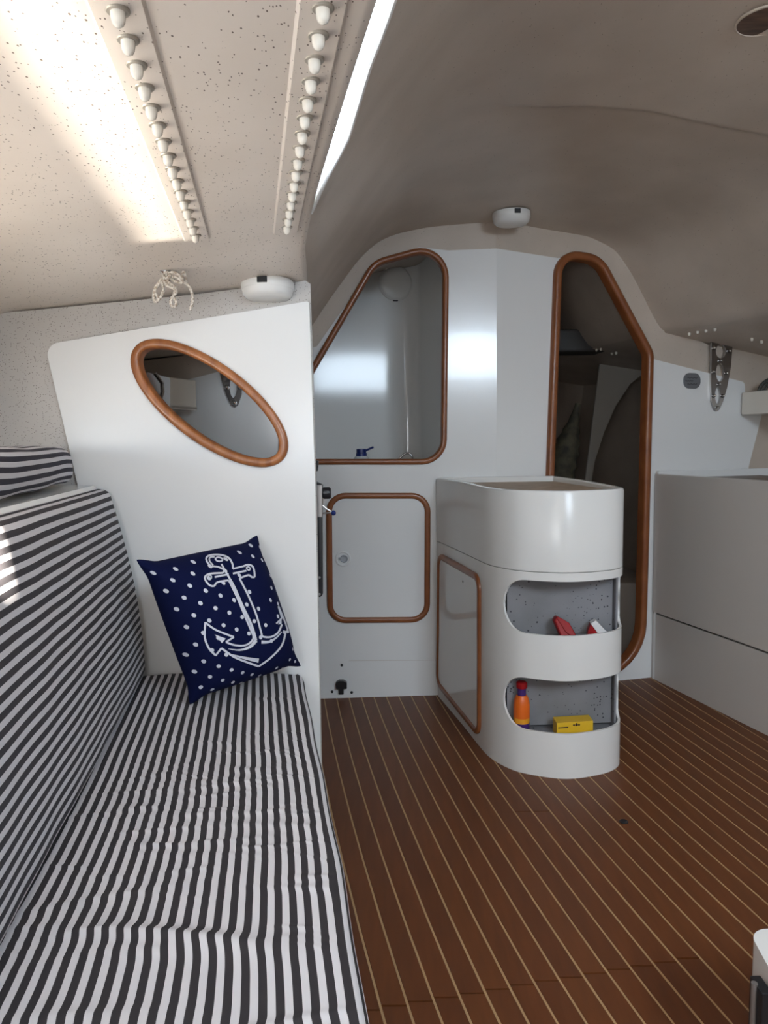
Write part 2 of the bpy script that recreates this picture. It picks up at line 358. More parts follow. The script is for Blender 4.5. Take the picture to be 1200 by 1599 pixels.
def roof(y, t):
    x = xl(y) + (xr(y) - xl(y)) * t; z = float(np.interp(t, _tt, _zz))
    k = smooth01((2.85 - y) / 2.2)
    z += 0.022 * smooth01((1.62 - y) / 0.24) * max(0.0, 1 - t / 0.3)
    z += 0.05 * k * math.sin(math.pi * t) ** 0.6                       # a little more headroom aft
    yc = c1[1] + (x - c1[0]) * (c2[1] - c1[1]) / (c2[0] - c1[0])      # step of the hatch garage
    z -= 0.016 * smooth01((yc - y) / 0.03 + 0.5) * smooth01((x - c1[0] + 0.05) / 0.16) * smooth01((0.92 - t) / 0.1)
    return (x, y, z)
def solve_roof(px, py):
    """where the line of sight through a pixel meets the roof"""
    d = ray(px, py); best = None
    for Y in np.arange(0.3, 4.2, 0.004):
        p = CAM + d * (Y / d[1]); x0, x1 = xl(Y), xr(Y); t = (p[0] - x0) / (x1 - x0)
        if 0 <= t <= 1 and p[2] >= roof(Y, t)[2]: return Y, t
    return None
slit = [(619, 0), (603, 47), (581, 103), (556, 184), (546, 215), (534, 240), (519, 265)]
slit = [tuple(p) for p in catmull(slit, 4)]
wy, wt = [], []
for q in slit:
    r_ = solve_roof(*q)
    if r_: wy.append(r_[0]); wt.append(r_[1])
order = np.argsort(wy); wy = [wy[i] for i in order]; wt = [wt[i] for i in order]
wend = wy[-1] + 0.10
def t0(y):
    if y >= wend: return 0.0
    if y < wy[0]: return wt[0] if y > -0.3 else 0.0
    return float(np.interp(y, wy + [wend], wt + [0.0]))
yr = sorted(set(list(np.linspace(-0.8, 5.0, 70)) + list(np.linspace(1.85, 2.25, 34)) + list(np.linspace(0.4, wend + 0.02, 40)) + [-0.3001, -0.2999]))
NT = 90
mb = MB(); rows = []
for y in yr:
    a = t0(y); r_ = [roof(y, a + (1 - a) * (j / NT)) for j in range(NT + 1)]
    if y >= wend: r_[0] = (r_[0][0] - 0.02, y, r_[0][2] + 0.004)
    r_[-1] = (xr(y) + 0.02, y, 1.4258); rows.append(r_)
# the sliding hatch stands open over the companionway
kk = mb.add([p for r in rows for p in r], [])
for i in range(len(rows) - 1):
    for j in range(NT):
        cxm = (rows[i][j][0] + rows[i + 1][j + 1][0]) / 2; cym = (rows[i][j][1] + rows[i + 1][j][1]) / 2
        if 0.78 < cxm < 1.46 and cym < -0.15: continue
        a = kk + i * (NT + 1) + j; mb.f.append((a, a + 1, a + NT + 2, a + NT + 1))
ceiling = structure(mb.build('ceiling', M['roof'], smooth=60))
# window in the cabin side: glass and frame
gy = [y for y in yr if -0.3 <= y <= wend]
mb = MB(); mb.grid([[np.array(roof(y, t0(y) * k / 3)) + np.array([-0.004, 0, 0.003]) for k in range(4)] for y in gy])
win = structure(mb.build('window_1', M['glass'], smooth=60))
mb = MB(); mb.tube([np.array(roof(y, t0(y))) + np.array([-.002, 0, .003]) for y in gy], 0.004, 8)
mb.build('window_frame', M['lamp'], win)

# ---- side decks seen from below
SLOPE = 0.0875
def deck_z(x, y): return 1.379 + 0.022 * smooth01((1.62 - y) / 0.24) - SLOPE * max(0.0, xl(y) - x)
def on_deck(px, py):
    z = 1.36
    for _ in range(20):
        p = on_z(px, py, z); z = deck_z(p[0], p[1])
    return on_z(px, py, z)
mb = MB(); dy = np.linspace(-0.8, 5.0, 66)
rows = []
for y in dy:
    x1 = xl(y); x0 = hull_l(y, 1.32); r_ = [(x1 - 0.002, y, 1.44), (x1 + 0.0005, y, deck_z(x1, y) + 0.006), (x1 - 0.002, y, deck_z(x1, y) + 0.002)]
    for j in range(13):
        x = x1 - 0.012 - (x1 - 0.012 - x0) * j / 12; z = deck_z(x, y); edge = smooth01((j - 10) / 2.5); r_.append((x, y, z - 0.03 * edge))
    rows.append(r_)
mb.grid(rows); mb.grid([[(r_[0][0], r_[0][1], 1.44), (r_[-1][0] - .05, r_[0][1], 1.42)] for r_ in rows])
deck = structure(mb.build('ceiling_left', M['deck'], smooth=45))
mb = MB(); rows = []
for y in yr:
    x0 = xr(y); x1 = hull_r(y, 1.35); rows.append([(x0 + 0.003, y, 1.432)] + [(x0 + 0.01 + (x1 - x0) * j / 6, y, 1.428 - 0.17 * (x1 - x0) * j / 6) for j in range(7)])
mb.grid(rows); structure(mb.build('ceiling_right', M['roof'], smooth=45))
deck_r = bpy.data.objects['ceiling_right']

# ---- forward bulkhead: grey structure, white facings, openings
zc = 0.012
win_c = ccw(fillet([WL.uv(*p) for p in [(440, 660), (585, 411), (697, 380), (693, 721), (440, 721)]], [0.03, 0.10, 0.095, 0.085, 0.03]))
door_c = ccw(fillet([WR.uv(*p) for p in [(846, 1060), (871, 396), (934, 405), (1013, 553), (1000, 1051)]], [0.05, 0.085, 0.11, 0.07, 0.26]))
hatch_c = ccw(fillet([WL.uv(*p) for p in [(514, 774), (668, 774), (667, 967), (516, 968)]], 0.062))
archL = [(489, 500), (505, 472), (530, 434), (552.6, 402), (581, 373), (609, 361), (654, 351), (715, 346), (776, 343)]
archR = [(776, 343), (840, 354), (909, 365), (955, 386), (985, 428), (1024, 501), (1037, 514)]
uc = WL.uv(776, 388)[0]
outL = [(-0.80, 0.0), (-0.80, 1.30), (-0.06, 1.385)] + [(WL.uv(*p)[0] - 0.02, WL.uv(*p)[1] + 0.025) for p in archL[:-1]] + [(uc, WL.uv(*archL[-1])[1] + 0.03), (uc, 0.0)]
outR = [(0.0, 0.0)] + [(0.0, WR.uv(*archR[0])[1] + 0.03)] + [(WR.uv(*p)[0] + 0.018, WR.uv(*p)[1] + 0.022) for p in archR[1:]] + [WR.uv(1108, 537), WR.uv(1200, 551), (1.42, 1.33), (1.42, 0.0)]
mb = MB()
mb.plate([ccw(outL), win_c], lambda u, v, o: WL.p3(u, v, o - zc), 0.010)
mb.plate([ccw(outR), door_c], lambda u, v, o: WR.p3(u, v, o - zc), 0.010)
front = structure(mb.build('wall_front', M['roof'], smooth=25))
whL = [(-0.62, 0.0), (-0.66, 1.20), WL.uv(495, 541), WL.uv(588, 409), WL.uv(655, 386), WL.uv(700, 391), (uc, WL.uv(776, 388)[1]), (uc, 0.0)]
whR = [(0.0, 0.0), (0.0, WR.uv(776, 388)[1]), WR.uv(872, 403), WR.uv(905, 402), WR.uv(936, 406), WR.uv(1012, 550), WR.uv(1022, 561)] + fillet([WR.uv(1140, 590), WR.uv(1164, 597), WR.uv(1163, 640)], [0, .02, 0])[1:-1] + [WR.uv(1165, 640), WR.uv(1192, 642), WR.uv(1170, 728), WR.uv(1130, 1050)]
whR = [(u, max(0.0, v)) for u, v in whR]
win_in = offset_loop(win_c, -0.012); door_in = offset_loop(door_c, -0.016)
mb = MB(); mb.plate([ccw(whL), offset_loop(win_c, -0.002)], lambda u, v, o: WL.p3(u, v, o), 0.011)
front_l = mb.build('facing_panel', M['whitepanel'], front, smooth=25)
# keep the facing below its own top edge: the door opening reaches past it, so this one is cut as an open outline
dl = offset_loop(door_c, -0.004)
mb = MB(); mb.plate([ccw(whR), dl], lambda u, v, o: WR.p3(u, v, o), 0.011)
front_r = mb.build('facing_panel', M['whitepanel'], front, smooth=25)
mb = MB(); trim(mb, dense(win_c, 0.03), WL, 0.0215, 0.016, base=-0.02); mb.build('window_trim', M['teak'], front, smooth=40)
mb = MB(); trim(mb, dense(door_c, 0.03), WR, 0.031, 0.024, base=-0.022); mb.build('doorway_trim', M['teak'], front, smooth=40)
# seam of the lower panel
mb = MB()
a, b = WL.uv(545, 1032), WL.uv(683, 1031); mb.plate([[(a[0], a[1]), (b[0], b[1]), (b[0], b[1] + 0.0016), (a[0], a[1] + 0.0016)]], lambda u, v, o: WL.p3(u, v, o + 0.0012), 0.002)
mb.build('panel_seam', M['satin'], front, smooth=0)

# ---- half bulkhead at the end of the settee
pan = [WP.uv(*p) for p in [(70, 538), (483, 470), (492, 740), (505, 1349)]]
pan_o = ccw(fillet([pan[0], pan[1], pan[2], (pan[3][0], 0.0), (-0.2 + 0.25 * 0, 0.0), (0.30, 0.85), WP.uv(122, 760)][0:4] + [(0.38, 0.0), (0.275, 0.86), WP.uv(121, 756)], [0.03, 0.006, 0, 0, 0, 0, 0]))
ell = [WP.uv(328 + math.cos(t) * 138 * math.cos(0.634) - math.sin(t) * 55 * math.sin(0.634), 629.5 + math.cos(t) * 138 * math.sin(0.634) + math.sin(t) * 55 * math.cos(0.634)) for t in np.linspace(0, 2 * math.pi, 72, endpoint=False)]
ell = ccw(ell)
fl = [(-0.02, 0.0), (-0.12, 1.30), WP.uv(44, 483), WP.uv(300, 458), WP.uv(476, 436), WP.uv(484, 441), WP.uv(493, 740), (pan[3][0], 0.0)]
mb = MB(); mb.plate([ccw(fl), ell], lambda u, v, o: WP.p3(u, v, o - 0.014), 0.010)
partition = structure(mb.build('wall_partition', M['flange'], smooth=25))
mb = MB(); mb.plate([pan_o, ell], lambda u, v, o: WP.p3(u, v, o), 0.0135)
mb.build('facing_panel', M['partition'], partition, smooth=30, bevel=0.004)
mb = MB(); trim(mb, ell, WP, 0.021, 0.012, base=-0.024); mb.build('oval_trim', M['teak_light'], partition, smooth=40)

# ================================================================== HEAD COMPARTMENT BEHIND THE BULKHEAD
WH = Wall((-0.55, 3.38), (0.26, 3.54))
mb = MB()
cor = WH.uv(652, 500)[0]
prof = [(0.0, 0.0)] + [(cor - 0.07, 0.0)] + [(cor - 0.07 + 0.07 * math.sin(a), 0.07 - 0.07 * math.cos(a)) for a in np.linspace(0.2, math.pi / 2, 6)] + [(cor + 0.015, 0.60)]
mb.grid([[WH.p3(u, v, o) for v in np.linspace(-0.02, 1.84, 8)] for u, o in prof])
head = structure(mb.build('wall_head', M['white'], smooth=50))
mb = MB(); mb.box(-0.55, 0.36, 2.88, 3.6, 0.86, 0.885); mb.build('counter', M['white'], head)
mb = MB(); mb.plate([[(0, -0.02), (0.62, -0.02), (0.62, 1.55), (0, 1.45)]], lambda u, v, o: (-0.56 + o, 2.86 + u, v), 0.02); mb.build('side_panel', M['white'], head)

# ================================================================== FOREPEAK SEEN THROUGH THE DOORWAY
mb = MB()
def ring_pts(lst, Y): return [tuple(on_y(x, y, Y)[[0, 2]]) for x, y in lst]
ro = ring_pts([(941, 540), (1040, 540), (1040, 1050), (900, 1050), (908, 800)], 3.95)
hole = ring_pts([(1034, 575), (1008, 582), (985, 600), (962, 635), (944, 676), (930, 720), (922, 770), (915, 830), (912, 900), (930, 960), (1034, 960)], 3.95)
mb.plate([ccw(ro), ccw(hole)], lambda u, v, o: (u, 3.95 - o, v), 0.02)
structure(mb.build('wall_ring', M['frameply'], smooth=20, bevel=0.004))
mb = MB(); mb.box(0.46, 0.49, 2.95, 4.95, -0.01, 1.92); structure(mb.build('wall_forepeak', M['roof'], smooth=20))
mb = MB(); p0, p1 = on_y(862, 522, 3.7), on_y(1035, 535, 3.7)
mb.box(0.49, 1.6, 3.55, 3.72, p1[2] - 0.055, p1[2] + 0.05); structure(mb.build('trim_1', M['beamshade'], smooth=20, bevel=0.01))

# ================================================================== FURNITURE
# ---- curved storage island in front of the doorway
zt = 0.862
P = [(0.203, 2.832), (0.232, 2.70), (0.268, 2.53), (0.300, 2.36), (0.322, 2.265), (0.360, 2.192), (0.414, 2.139), (0.520, 2.100), (0.620, 2.118), (0.690, 2.158), (0.724, 2.215), (0.727, 2.30), (0.712, 2.45), (0.690, 2.65), (0.668, 2.872)]
path = [np.array(p) for p in P[:3]] + catmull(P[3:12], 8) + [np.array(p) for p in P[12:]]
path = [p[:2] for p in path]
# resample finely
_d = np.cumsum([0] + [np.linalg.norm(path[i + 1] - path[i]) for i in range(len(path) - 1)])
def along(s): return np.array([np.interp(s, _d, [p[0] for p in path]), np.interp(s, _d, [p[1] for p in path])])
def normal_at(s):
    t = along(min(s + 0.01, _d[-1])) - along(max(s - 0.01, 0)); t /= np.linalg.norm(t); return np.array([t[1], -t[0]]) * 1.0
def proj(p):
    d = np.array(p) - CAM; return CX + F * (d @ _r) / (d @ _f), CY - F * (d @ _u) / (d @ _f)
Stot = _d[-1]; SS = np.linspace(0, Stot, 400)
front_s = [s for s in SS if 2.0 < along(s)[1] < 2.36]
s_l = min(front_s, key=lambda s: abs(proj((*along(s), 0.5))[0] - 787) + (0 if along(s)[0] < 0.5 else 999))
s_r = min(front_s, key=lambda s: np.linalg.norm(along(s) - np.array([0.7262, 2.248])))
def top_z(p): return zt - 0.006 * smooth01((2.6 - p[1]) / 0.4)
niches = [(0.432, 0.592, 0.080, 0.030), (0.137, 0.297, 0.080, 0.030)]
def hole_zz(s, nch):
    z0, z1, rl, rr = nch; h = (z1 - z0) / 2
    if s <= s_l or s >= s_r: return None
    a, b = z0, z1
    if s < s_l + rl:
        q = math.sqrt(max(0.0, 1 - ((s_l + rl - s) / rl) ** 2)); m = (z0 + z1) / 2; a, b = m - h * q, m + h * q
    elif s > s_r - rr:
        q = rr - math.sqrt(max(0.0, rr * rr - (s - s_r + rr) ** 2)); a, b = z0 + q, z1 - q
    return a, b
sset = sorted(set(list(np.linspace(0, s_l, 26)) + list(s_l + 0.08 * (1 - np.cos(np.linspace(0, math.pi / 2, 12)))) + list(np.linspace(s_l + 0.08, s_r - 0.030, 34)) + list(s_r - 0.030 * (1 - np.sin(np.linspace(0, math.pi / 2, 9)))) + list(np.linspace(s_r, Stot, 12))))
island = thing('storage_island', (0.47, 2.45, 0), 'white curved floor-standing storage pod with two open shelves facing the cabin', 'cabinet')
TH = 0.008
SEAM = 0.617
mb = MB()
def bands(s):
    h1, h2 = hole_zz(s, niches[0]), hole_zz(s, niches[1]); m1, m2 = 0.512, 0.217
    a1, b1 = h1 or (m1, m1); a2, b2 = h2 or (m2, m2)
    return [0.0, a2, b2, a1, b1, SEAM]
def shell(mb, off, rng, zf, seg=3):
    pass
cols = []
for s in sset:
    p, n = along(s), normal_at(s); z = bands(s); col = []
    for off in (0.0, -TH):
        q = p + n * off; col.append([(q[0], q[1], zz) for zz in z])
    cols.append(col)
for i in range(len(sset) - 1):
    for (lo, hi) in ((0, 1), (2, 3), (4, 5)):
        A, B = cols[i], cols[i + 1]
        mb.add([A[0][lo], B[0][lo], B[0][hi], A[0][hi]], [(0, 1, 2, 3)]); mb.add([A[1][lo], B[1][lo], B[1][hi], A[1][hi]], [(3, 2, 1, 0)])
        for e in (lo, hi):
            if np.linalg.norm(np.array(A[0][e]) - np.array(A[1][e])) > 0: mb.add([A[0][e], B[0][e], B[1][e], A[1][e]], [(0, 1, 2, 3)])
def weld(o, d=0.0002):
    bm = bmesh.new(); bm.from_mesh(o.data); bmesh.ops.remove_doubles(bm, verts=bm.verts, dist=d); bmesh.ops.dissolve_degenerate(bm, dist=d, edges=bm.edges)
    bmesh.ops.recalc_face_normals(bm, faces=bm.faces); bm.to_mesh(o.data); bm.free(); o.data.shade_smooth(); o.data.set_sharp_from_angle(angle=math.radians(35)); return o
part(weld(mb.build('body', M['podwhite'])), island)
# upper section with raised rim around the tan top
mb = MB(); rows_o = []
tops = [along(s) for s in sset]; nor = [normal_at(s) for s in sset]
rimw = 0.022
secs = []
for p, n in zip(tops, nor):
    z = top_z(p); i1 = p - n * rimw
    secs.append([(*(p - n * 0.03), SEAM + 0.002), (*(p - n * 0.0012), SEAM + 0.0016), (*p, SEAM + 0.003), (*p, z - 0.007), (*(p - n * 0.003), z - 0.001), (*(p - n * 0.007), z), (*(p - n * (rimw - 0.004)), z), (*(i1), z - 0.004), (*i1, z - 0.022)])
mb.grid(secs)
part(mb.build('upper_casing', M['podwhite'], smooth=40), island)
mb = MB(); inner = [tuple(p - n * (rimw - 0.002)) for p, n in zip(tops, nor)]
mb.plate([ccw(inner)], lambda u, v, o: (u, v, 0.844 + o), 0.012); part(mb.build('top_inset', M['tan'], smooth=20), island)
mb = MB(); bk0, bk1 = np.array(P[0]), np.array(P[-1])
mb.box(0.22, 0.655, 2.822, 2.85, 0.80, zt + 0.002); 
def warp_back(x, y, z): return (x, y, z)
part(mb.build('back_rim', M['podwhite'], bevel=0.004), island)
# liners of the open shelves
mb = MB()
fs = [s for s in sset if s_l - 0.08 <= s <= s_r + 0.05]; fin = [tuple(along(s) - normal_at(s) * (TH + 0.001)) for s in fs]
poly = ccw(fin + [(0.70, 2.32), (0.34, 2.32)])
for z0, z1 in ((0.096, 0.112), (0.300, 0.316), (0.392, 0.408), (0.594, 0.612)):
    mb.plate([poly], lambda u, v, o, z1=z1: (u, v, z1 + o), z1 - z0)
mb.plate([[(0.0, 0.12), (0.42, 0.12), (0.42, 0.61), (0.0, 0.61)]], lambda u, v, o: (0.372 + u * 0.78, 2.212 + 0.04 * u - o, v), 0.01)
mb.plate([[(0.0, 0.12), (0.14, 0.12), (0.14, 0.61), (0.0, 0.61)]], lambda u, v, o: (0.702 - o, 2.205 + u * 0.3, v), 0.006)
part(mb.build('shelf_liner', M['liner'], smooth=20), island)
# locker door on its port side
WI = Wall((0.203, 2.832), (0.322, 2.265))
WI.n = -WI.n if (WI.n @ (CAM - WI.A)) < 0 else WI.n
dc = ccw(fillet([WI.uv(*p) for p in [(688, 868), (751, 903), (751, 1147), (686, 1066)]], 0.040))
mb = MB(); trim(mb, dense(dc, 0.02), WI, 0.022, 0.012, base=-0.004); tr_ = part(mb.build('door_trim', M['teak'], smooth=40), island)
mb = MB(); mb.plate([offset_loop(dc, 0.004)], lambda u, v, o: WI.p3(u, v, o + 0.006), 0.006); dr_ = part(mb.build('door', M['white'], smooth=20), island)
u_, v_ = WI.uv(741, 922)
mb = MB(); mb.lathe([(0.004, 0), (0.004, 0.003), (0.0, 0.004)], WI.p3(u_ - 0.10, WI.uv(695, 890)[1], 0.005), WI.n, 10); h_ = mb.build('screw', M['steel'], None); part(h_, island)

# ---- locker hatch in the bulkhead
hatch = structure(bpy.data.objects.new('door_1', None)); COL.objects.link(hatch)
mb = MB(); trim(mb, dense(hatch_c, 0.03), WL, 0.0225, 0.015, base=0.0); mb.build('hatch_trim', M['teak'], hatch, smooth=40)
mb = MB(); mb.plate([offset_loop(hatch_c, 0.006)], lambda u, v, o: WL.p3(u, v, o + 0.006), 0.0055); hp = mb.build('hatch_panel', M['whitepanel'], hatch, smooth=20)
lu, lv = WL.uv(536, 872)
mb = MB(); mb.lathe([(0.031, 0.006), (0.031, 0.009), (0.028, 0.011), (0.0245, 0.011), (0.0225, 0.0065), (0.0, 0.0062)], WL.p3(lu, lv), WL.n, 32); lt_ = mb.build('latch', M['whitepanel'], hatch)
mb = MB(); mb.lathe([(0.0155, 0.006), (0.0155, 0.0125), (0.0125, 0.014), (0.010, 0.0085), (0.0, 0.008)], WL.p3(lu + 0.004, lv, 0), WL.n, 24)
mb.box(-0.012, 0.002, -0.006, 0.006, 0.008, 0.012, lambda a, b, c: WL.p3(lu - 0.006 + a, lv + b, c)); mb.build('latch_button', M['latchgrey'], lt_, bevel=0.001)

# ---- long locker along the starboard side
f0, f1 = np.array([1.111, 3.012]), np.array([1.279, 2.39]); fd = (f1 - f0) / np.linalg.norm(f1 - f0); fn = np.array([fd[1], -fd[0]])
if fn[0] > 0: fn = -fn
WB = Wall(f0, f0 + fd); WB.n = np.array([fn[0], fn[1], 0.0])
LB = 2.1
locker = thing('berth_locker', (1.5, 2.2, 0), 'long low white locker front running along the starboard side of the floor', 'locker')
ztb = 0.857
mb = MB(); mb.plate([[(0.0, 0.0), (LB, 0.0), (LB, 0.278), (0.0, 0.278)]], lambda u, v, o: WB.p3(u, v, o - 0.004), 0.02); part(mb.build('base_panel', M['satin'], smooth=20), locker)
mb = MB(); mb.plate([[(0.0, 0.284), (LB, 0.284), (LB, ztb), (0.0, ztb)]], lambda u, v, o: WB.p3(u, v, o), 0.02); part(mb.build('front_panel', M['satin'], smooth=30, bevel=0.004), locker)
mb = MB(); mb.plate([[(0.0, 0.02), (LB, 0.02), (LB, 0.20), (0.0, 0.50)]], lambda u, v, o: tuple(WB.p3(u, ztb - 0.016 + o * 1, -v)), 0.015); part(mb.build('lid', M['oldwood'], smooth=20), locker)
mb = MB(); mb.plate([[(0.004, 0.0), (0.55, 0.0), (0.55, 0.9 - 0.03), (0.004, 0.9 - 0.03)]], lambda u, v, o: tuple(WB.p3(0.004 - o * 0, v, 0) + np.array([WR.u[0] * u, WR.u[1] * u, 0]) + WR.n * (0.014 + o)), 0.012)
part(mb.build('end_panel', M['whitepanel'], smooth=20), locker)
mb = MB(); mb.plate([[(0.0, 0.2795), (LB, 0.2795), (LB, 0.2825), (0.0, 0.2825)]], lambda u, v, o: WB.p3(u, v, o - 0.008), 0.004); part(mb.build('shadow_gap', M['dark'], smooth=0), locker)

# ---- settee: base, seat cushion, backrest cushion, ledge
STR = 0.0172
def seat_edge(y): return interp(y, [-0.3, .64, .932, 1.731], [0.14, -.016, -.060, -.198])
def back_line(y): return interp(y, [-0.3, .753, 1.73], [-0.27, -.424, -.578])
base = thing('settee_base', (-0.4, 1.0, 0), 'white painted settee box under the striped seat on the port side', 'bench')
mb = MB(); ya = np.linspace(-0.3, 1.71, 14)
mb.grid([[(seat_edge(y) - 0.035, y, 0.0), (seat_edge(y) - 0.035, y, 0.335), (back_line(y) - 0.02, y, 0.335)] for y in ya]); part(mb.build('front_board', M['white'], smooth=30), base)
random.seed(11)
wr = [(random.uniform(0.55, 1.55), random.uniform(-0.35, -0.05), random.uniform(0.05, 0.16), random.uniform(0.006, 0.016), random.uniform(-0.35, 0.35), random.uniform(0.0006, 0.0021)) for _ in range(44)]
wr += [(random.uniform(0.72, 1.35), random.uniform(-0.42, -0.06), random.uniform(0.02, 0.08), random.uniform(0.003, 0.007), random.uniform(-0.3, 0.3), random.uniform(0.0006, 0.0018)) for _ in range(70)]
def wrinkle(x, y):
    h = 0.0
    for yc_, xc_, lx, ly, sl_, am in wr:
        dx = (x - xc_) / lx
        if abs(dx) < 2.2:
            dy_ = (y - yc_ - sl_ * (x - xc_)) / ly
            if abs(dy_) < 3: h += am * math.exp(-dx * dx - dy_ * dy_)
    return h
mb = MB(); uvs = []; rows = []
ys_ = np.concatenate([np.linspace(-0.3, 0.6, 40)[:-1], np.linspace(0.6, 1.40, 300), np.linspace(1.40, 1.722, 60)[1:]]); NC = 70
for y in ys_:
    e = seat_edge(y); b = back_line(y) - 0.03; r_ = []
    endr = smooth01((1.722 - y) / 0.02) ** 0.5
    pr = [(0.012, -0.12, 0.115), (0.004, -0.10, 0.095), (0.0, -0.07, 0.065), (0.0, -0.045, 0.043), (-0.002, -0.025, 0.024), (-0.008, -0.011, 0.010), (-0.018, -0.003, 0.0)]
    for dx, dz, ss in pr: r_.append((e + (dx if dx < 0 else -dx) + 0.001 * math.sin(y * 23 + dz * 40), y, 0.46 + dz - 0.012 * (1 - endr))); uvs.append((ss, y))
    for j in range(1, NC + 1):
        x = e - 0.018 + (b - e + 0.018) * j / NC; q = (e - 0.018 - x)
        crown = 0.010 * math.sin(math.pi * min(1, j / NC)) ** 0.7
        h = wrinkle(x, y) if y < 1.6 else 0.0
        r_.append((x, y, 0.458 + crown - 0.004 + h - 0.012 * (1 - endr))); uvs.append((-q + h * 0.7 + 0.002 * math.sin(y * 9 + 1) * math.exp(-((y - 1.0) / 0.3) ** 2), y))
    rows.append(r_)
mb.grid(rows)
nr = len(rows[0])
mb.f.append(tuple(len(rows) * nr - nr + j for j in range(nr)))
seat_m = striped('striped_seat_cloth', STR, 0.2)
seat = mb.build('seat_cushion', seat_m, smooth=70, uv=uvs)
tag(seat, 'long black and white striped seat cushion on the port settee', 'cushion')
# backrest
def back_top(y): return interp(y, [-0.3, 1.0, 1.73], [-0.33, -.522, -.640])
mb = MB(); uvs = []; rows = []
for y in np.linspace(-0.3, 1.712, 150):
    bx, tx = back_line(y), back_top(y); r_ = []; k = smooth01((1.712 - y) / 0.03) ** 0.5
    zb, ztp = 0.463, 0.885; n = 36
    for j in range(n + 1):
        q = j / n; z = zb + (ztp - zb) * q; x = bx + (tx - bx) * q
        bulge = 0.022 * math.sin(math.pi * min(1, q * 0.96 + 0.02)) ** 0.6 * (0.3 + 0.7 * k)
        wv_ = 0.0007 * math.sin(y * 16 + z * 11) * math.sin(z * 9) + 0.0004 * math.sin(y * 41 - z * 20)
        xb = x + bulge + wv_ * k; 
        if j == 0: xb = x - 0.01
        r_.append((xb, y, z)); uvs.append(((z - zb) * 1.01 + wv_ * 0.15, y))
    for dx, dz, ss in [(-0.004, 0.010, 0.011), (-0.014, 0.016, 0.022), (-0.030, 0.018, 0.038), (-0.06, 0.016, 0.07), (-0.10, 0.008, 0.11), (-0.11, -0.03, 0.15)]:
        r_.append((tx + dx, y, ztp + dz)); uvs.append(((ztp - zb) * 1.01 + ss, y))
    rows.append(r_)
mb.grid(rows); nr = len(rows[0]); mb.f.append(tuple(len(rows) * nr - nr + j for j in range(nr)))
back = mb.build('backrest_cushion', striped('striped_back_cloth', STR * 1.02, 0.1, dark=(0.040, 0.037, 0.044)), smooth=70, uv=uvs)
tag(back, 'upright black and white striped backrest cushion leaning along the port side', 'cushion')
# ledge
ledge = None
mb = MB(); rows = []
for y in np.linspace(-0.3, 1.724, 30):
    tx = back_top(y); rows.append([(tx - 0.015, y, 0.40), (tx - 0.135 + 0.09, y, 0.40), (tx - 0.118 + 0.085, y, 0.903), (tx - 0.118 + 0.078, y, 0.910), (tx - 0.13, y, 0.912), (hull_l(y, 0.91), y, 0.914)])
mb2 = MB(); mb2.grid([[r_[k] for k in (2, 3, 4, 5)] for r_ in rows]); mb2.grid([[(r_[2][0], r_[2][1], 0.0), r_[2]] for r_ in rows])
structure(mb2.build('trim_2', M['white'], smooth=30)); bpy.data.objects['trim_2']['label'] = 'white ledge behind the backrest'
# bolster on the ledge
b0, b1 = on_z(122, 757, 0.914), on_z(-42, 806, 0.914)
b0 = np.array([b0[0], b0[1], 0.914]); b1 = np.array([b1[0], b1[1], 0.914]); bd = (b1 - b0) / np.linalg.norm(b1 - b0)
bn = np.array([bd[1], -bd[0], 0]); bn = bn if bn[0] < 0 else -bn
sh = max(0.0, b0[1] - 1.70); b0 = b0 + bd * (sh / abs(bd[1]))
mb = MB(); rows = []; uvs = []; LBo = 0.95; nb = 60; na = 96
for i in range(nb + 1):
    t = i / nb; s_ = t * LBo; e_ = min(s_, LBo - s_) ; k = math.sqrt(max(0.0, 1 - (1 - min(1, e_ / 0.03)) ** 2)); r_ = []
    for j in range(na):
        a = 2 * math.pi * j / na; sp = lambda v: math.copysign(abs(v) ** 0.62, v)
        hw, hh = 0.055 * (0.25 + 0.75 * k), 0.043 * (0.25 + 0.75 * k)
        wob = 1 + 0.03 * math.sin(s_ * 20 + a * 2)
        p = b0 + bd * s_ + bn * (0.06 + hw * sp(math.cos(a)) * wob) + np.array([0, 0, 0.046 + hh * sp(math.sin(a)) * wob])
        r_.append(p); uvs.append((j / na * 0.34, s_))
    base_i = len(uvs) - na; acc = 0.0
    for j in range(na):
        if j: acc += np.linalg.norm(r_[j] - r_[j - 1])
        uvs[base_i + j] = (acc + 0.002 * math.sin(s_ * 11), s_)
    rows.append(r_)
mb.grid(rows, close_u=True); nr = na; mb.f.append(tuple(range(nr))); mb.f.append(tuple(nb * nr + j for j in range(nr)))
bol = mb.build('bolster_cushion', striped('striped_bolster_cloth', 0.0175, 0.0, dark=(0.022, 0.02, 0.035)), smooth=70, uv=uvs)
tag(bol, 'small black and white striped bolster lying on the white ledge by the hull', 'cushion')

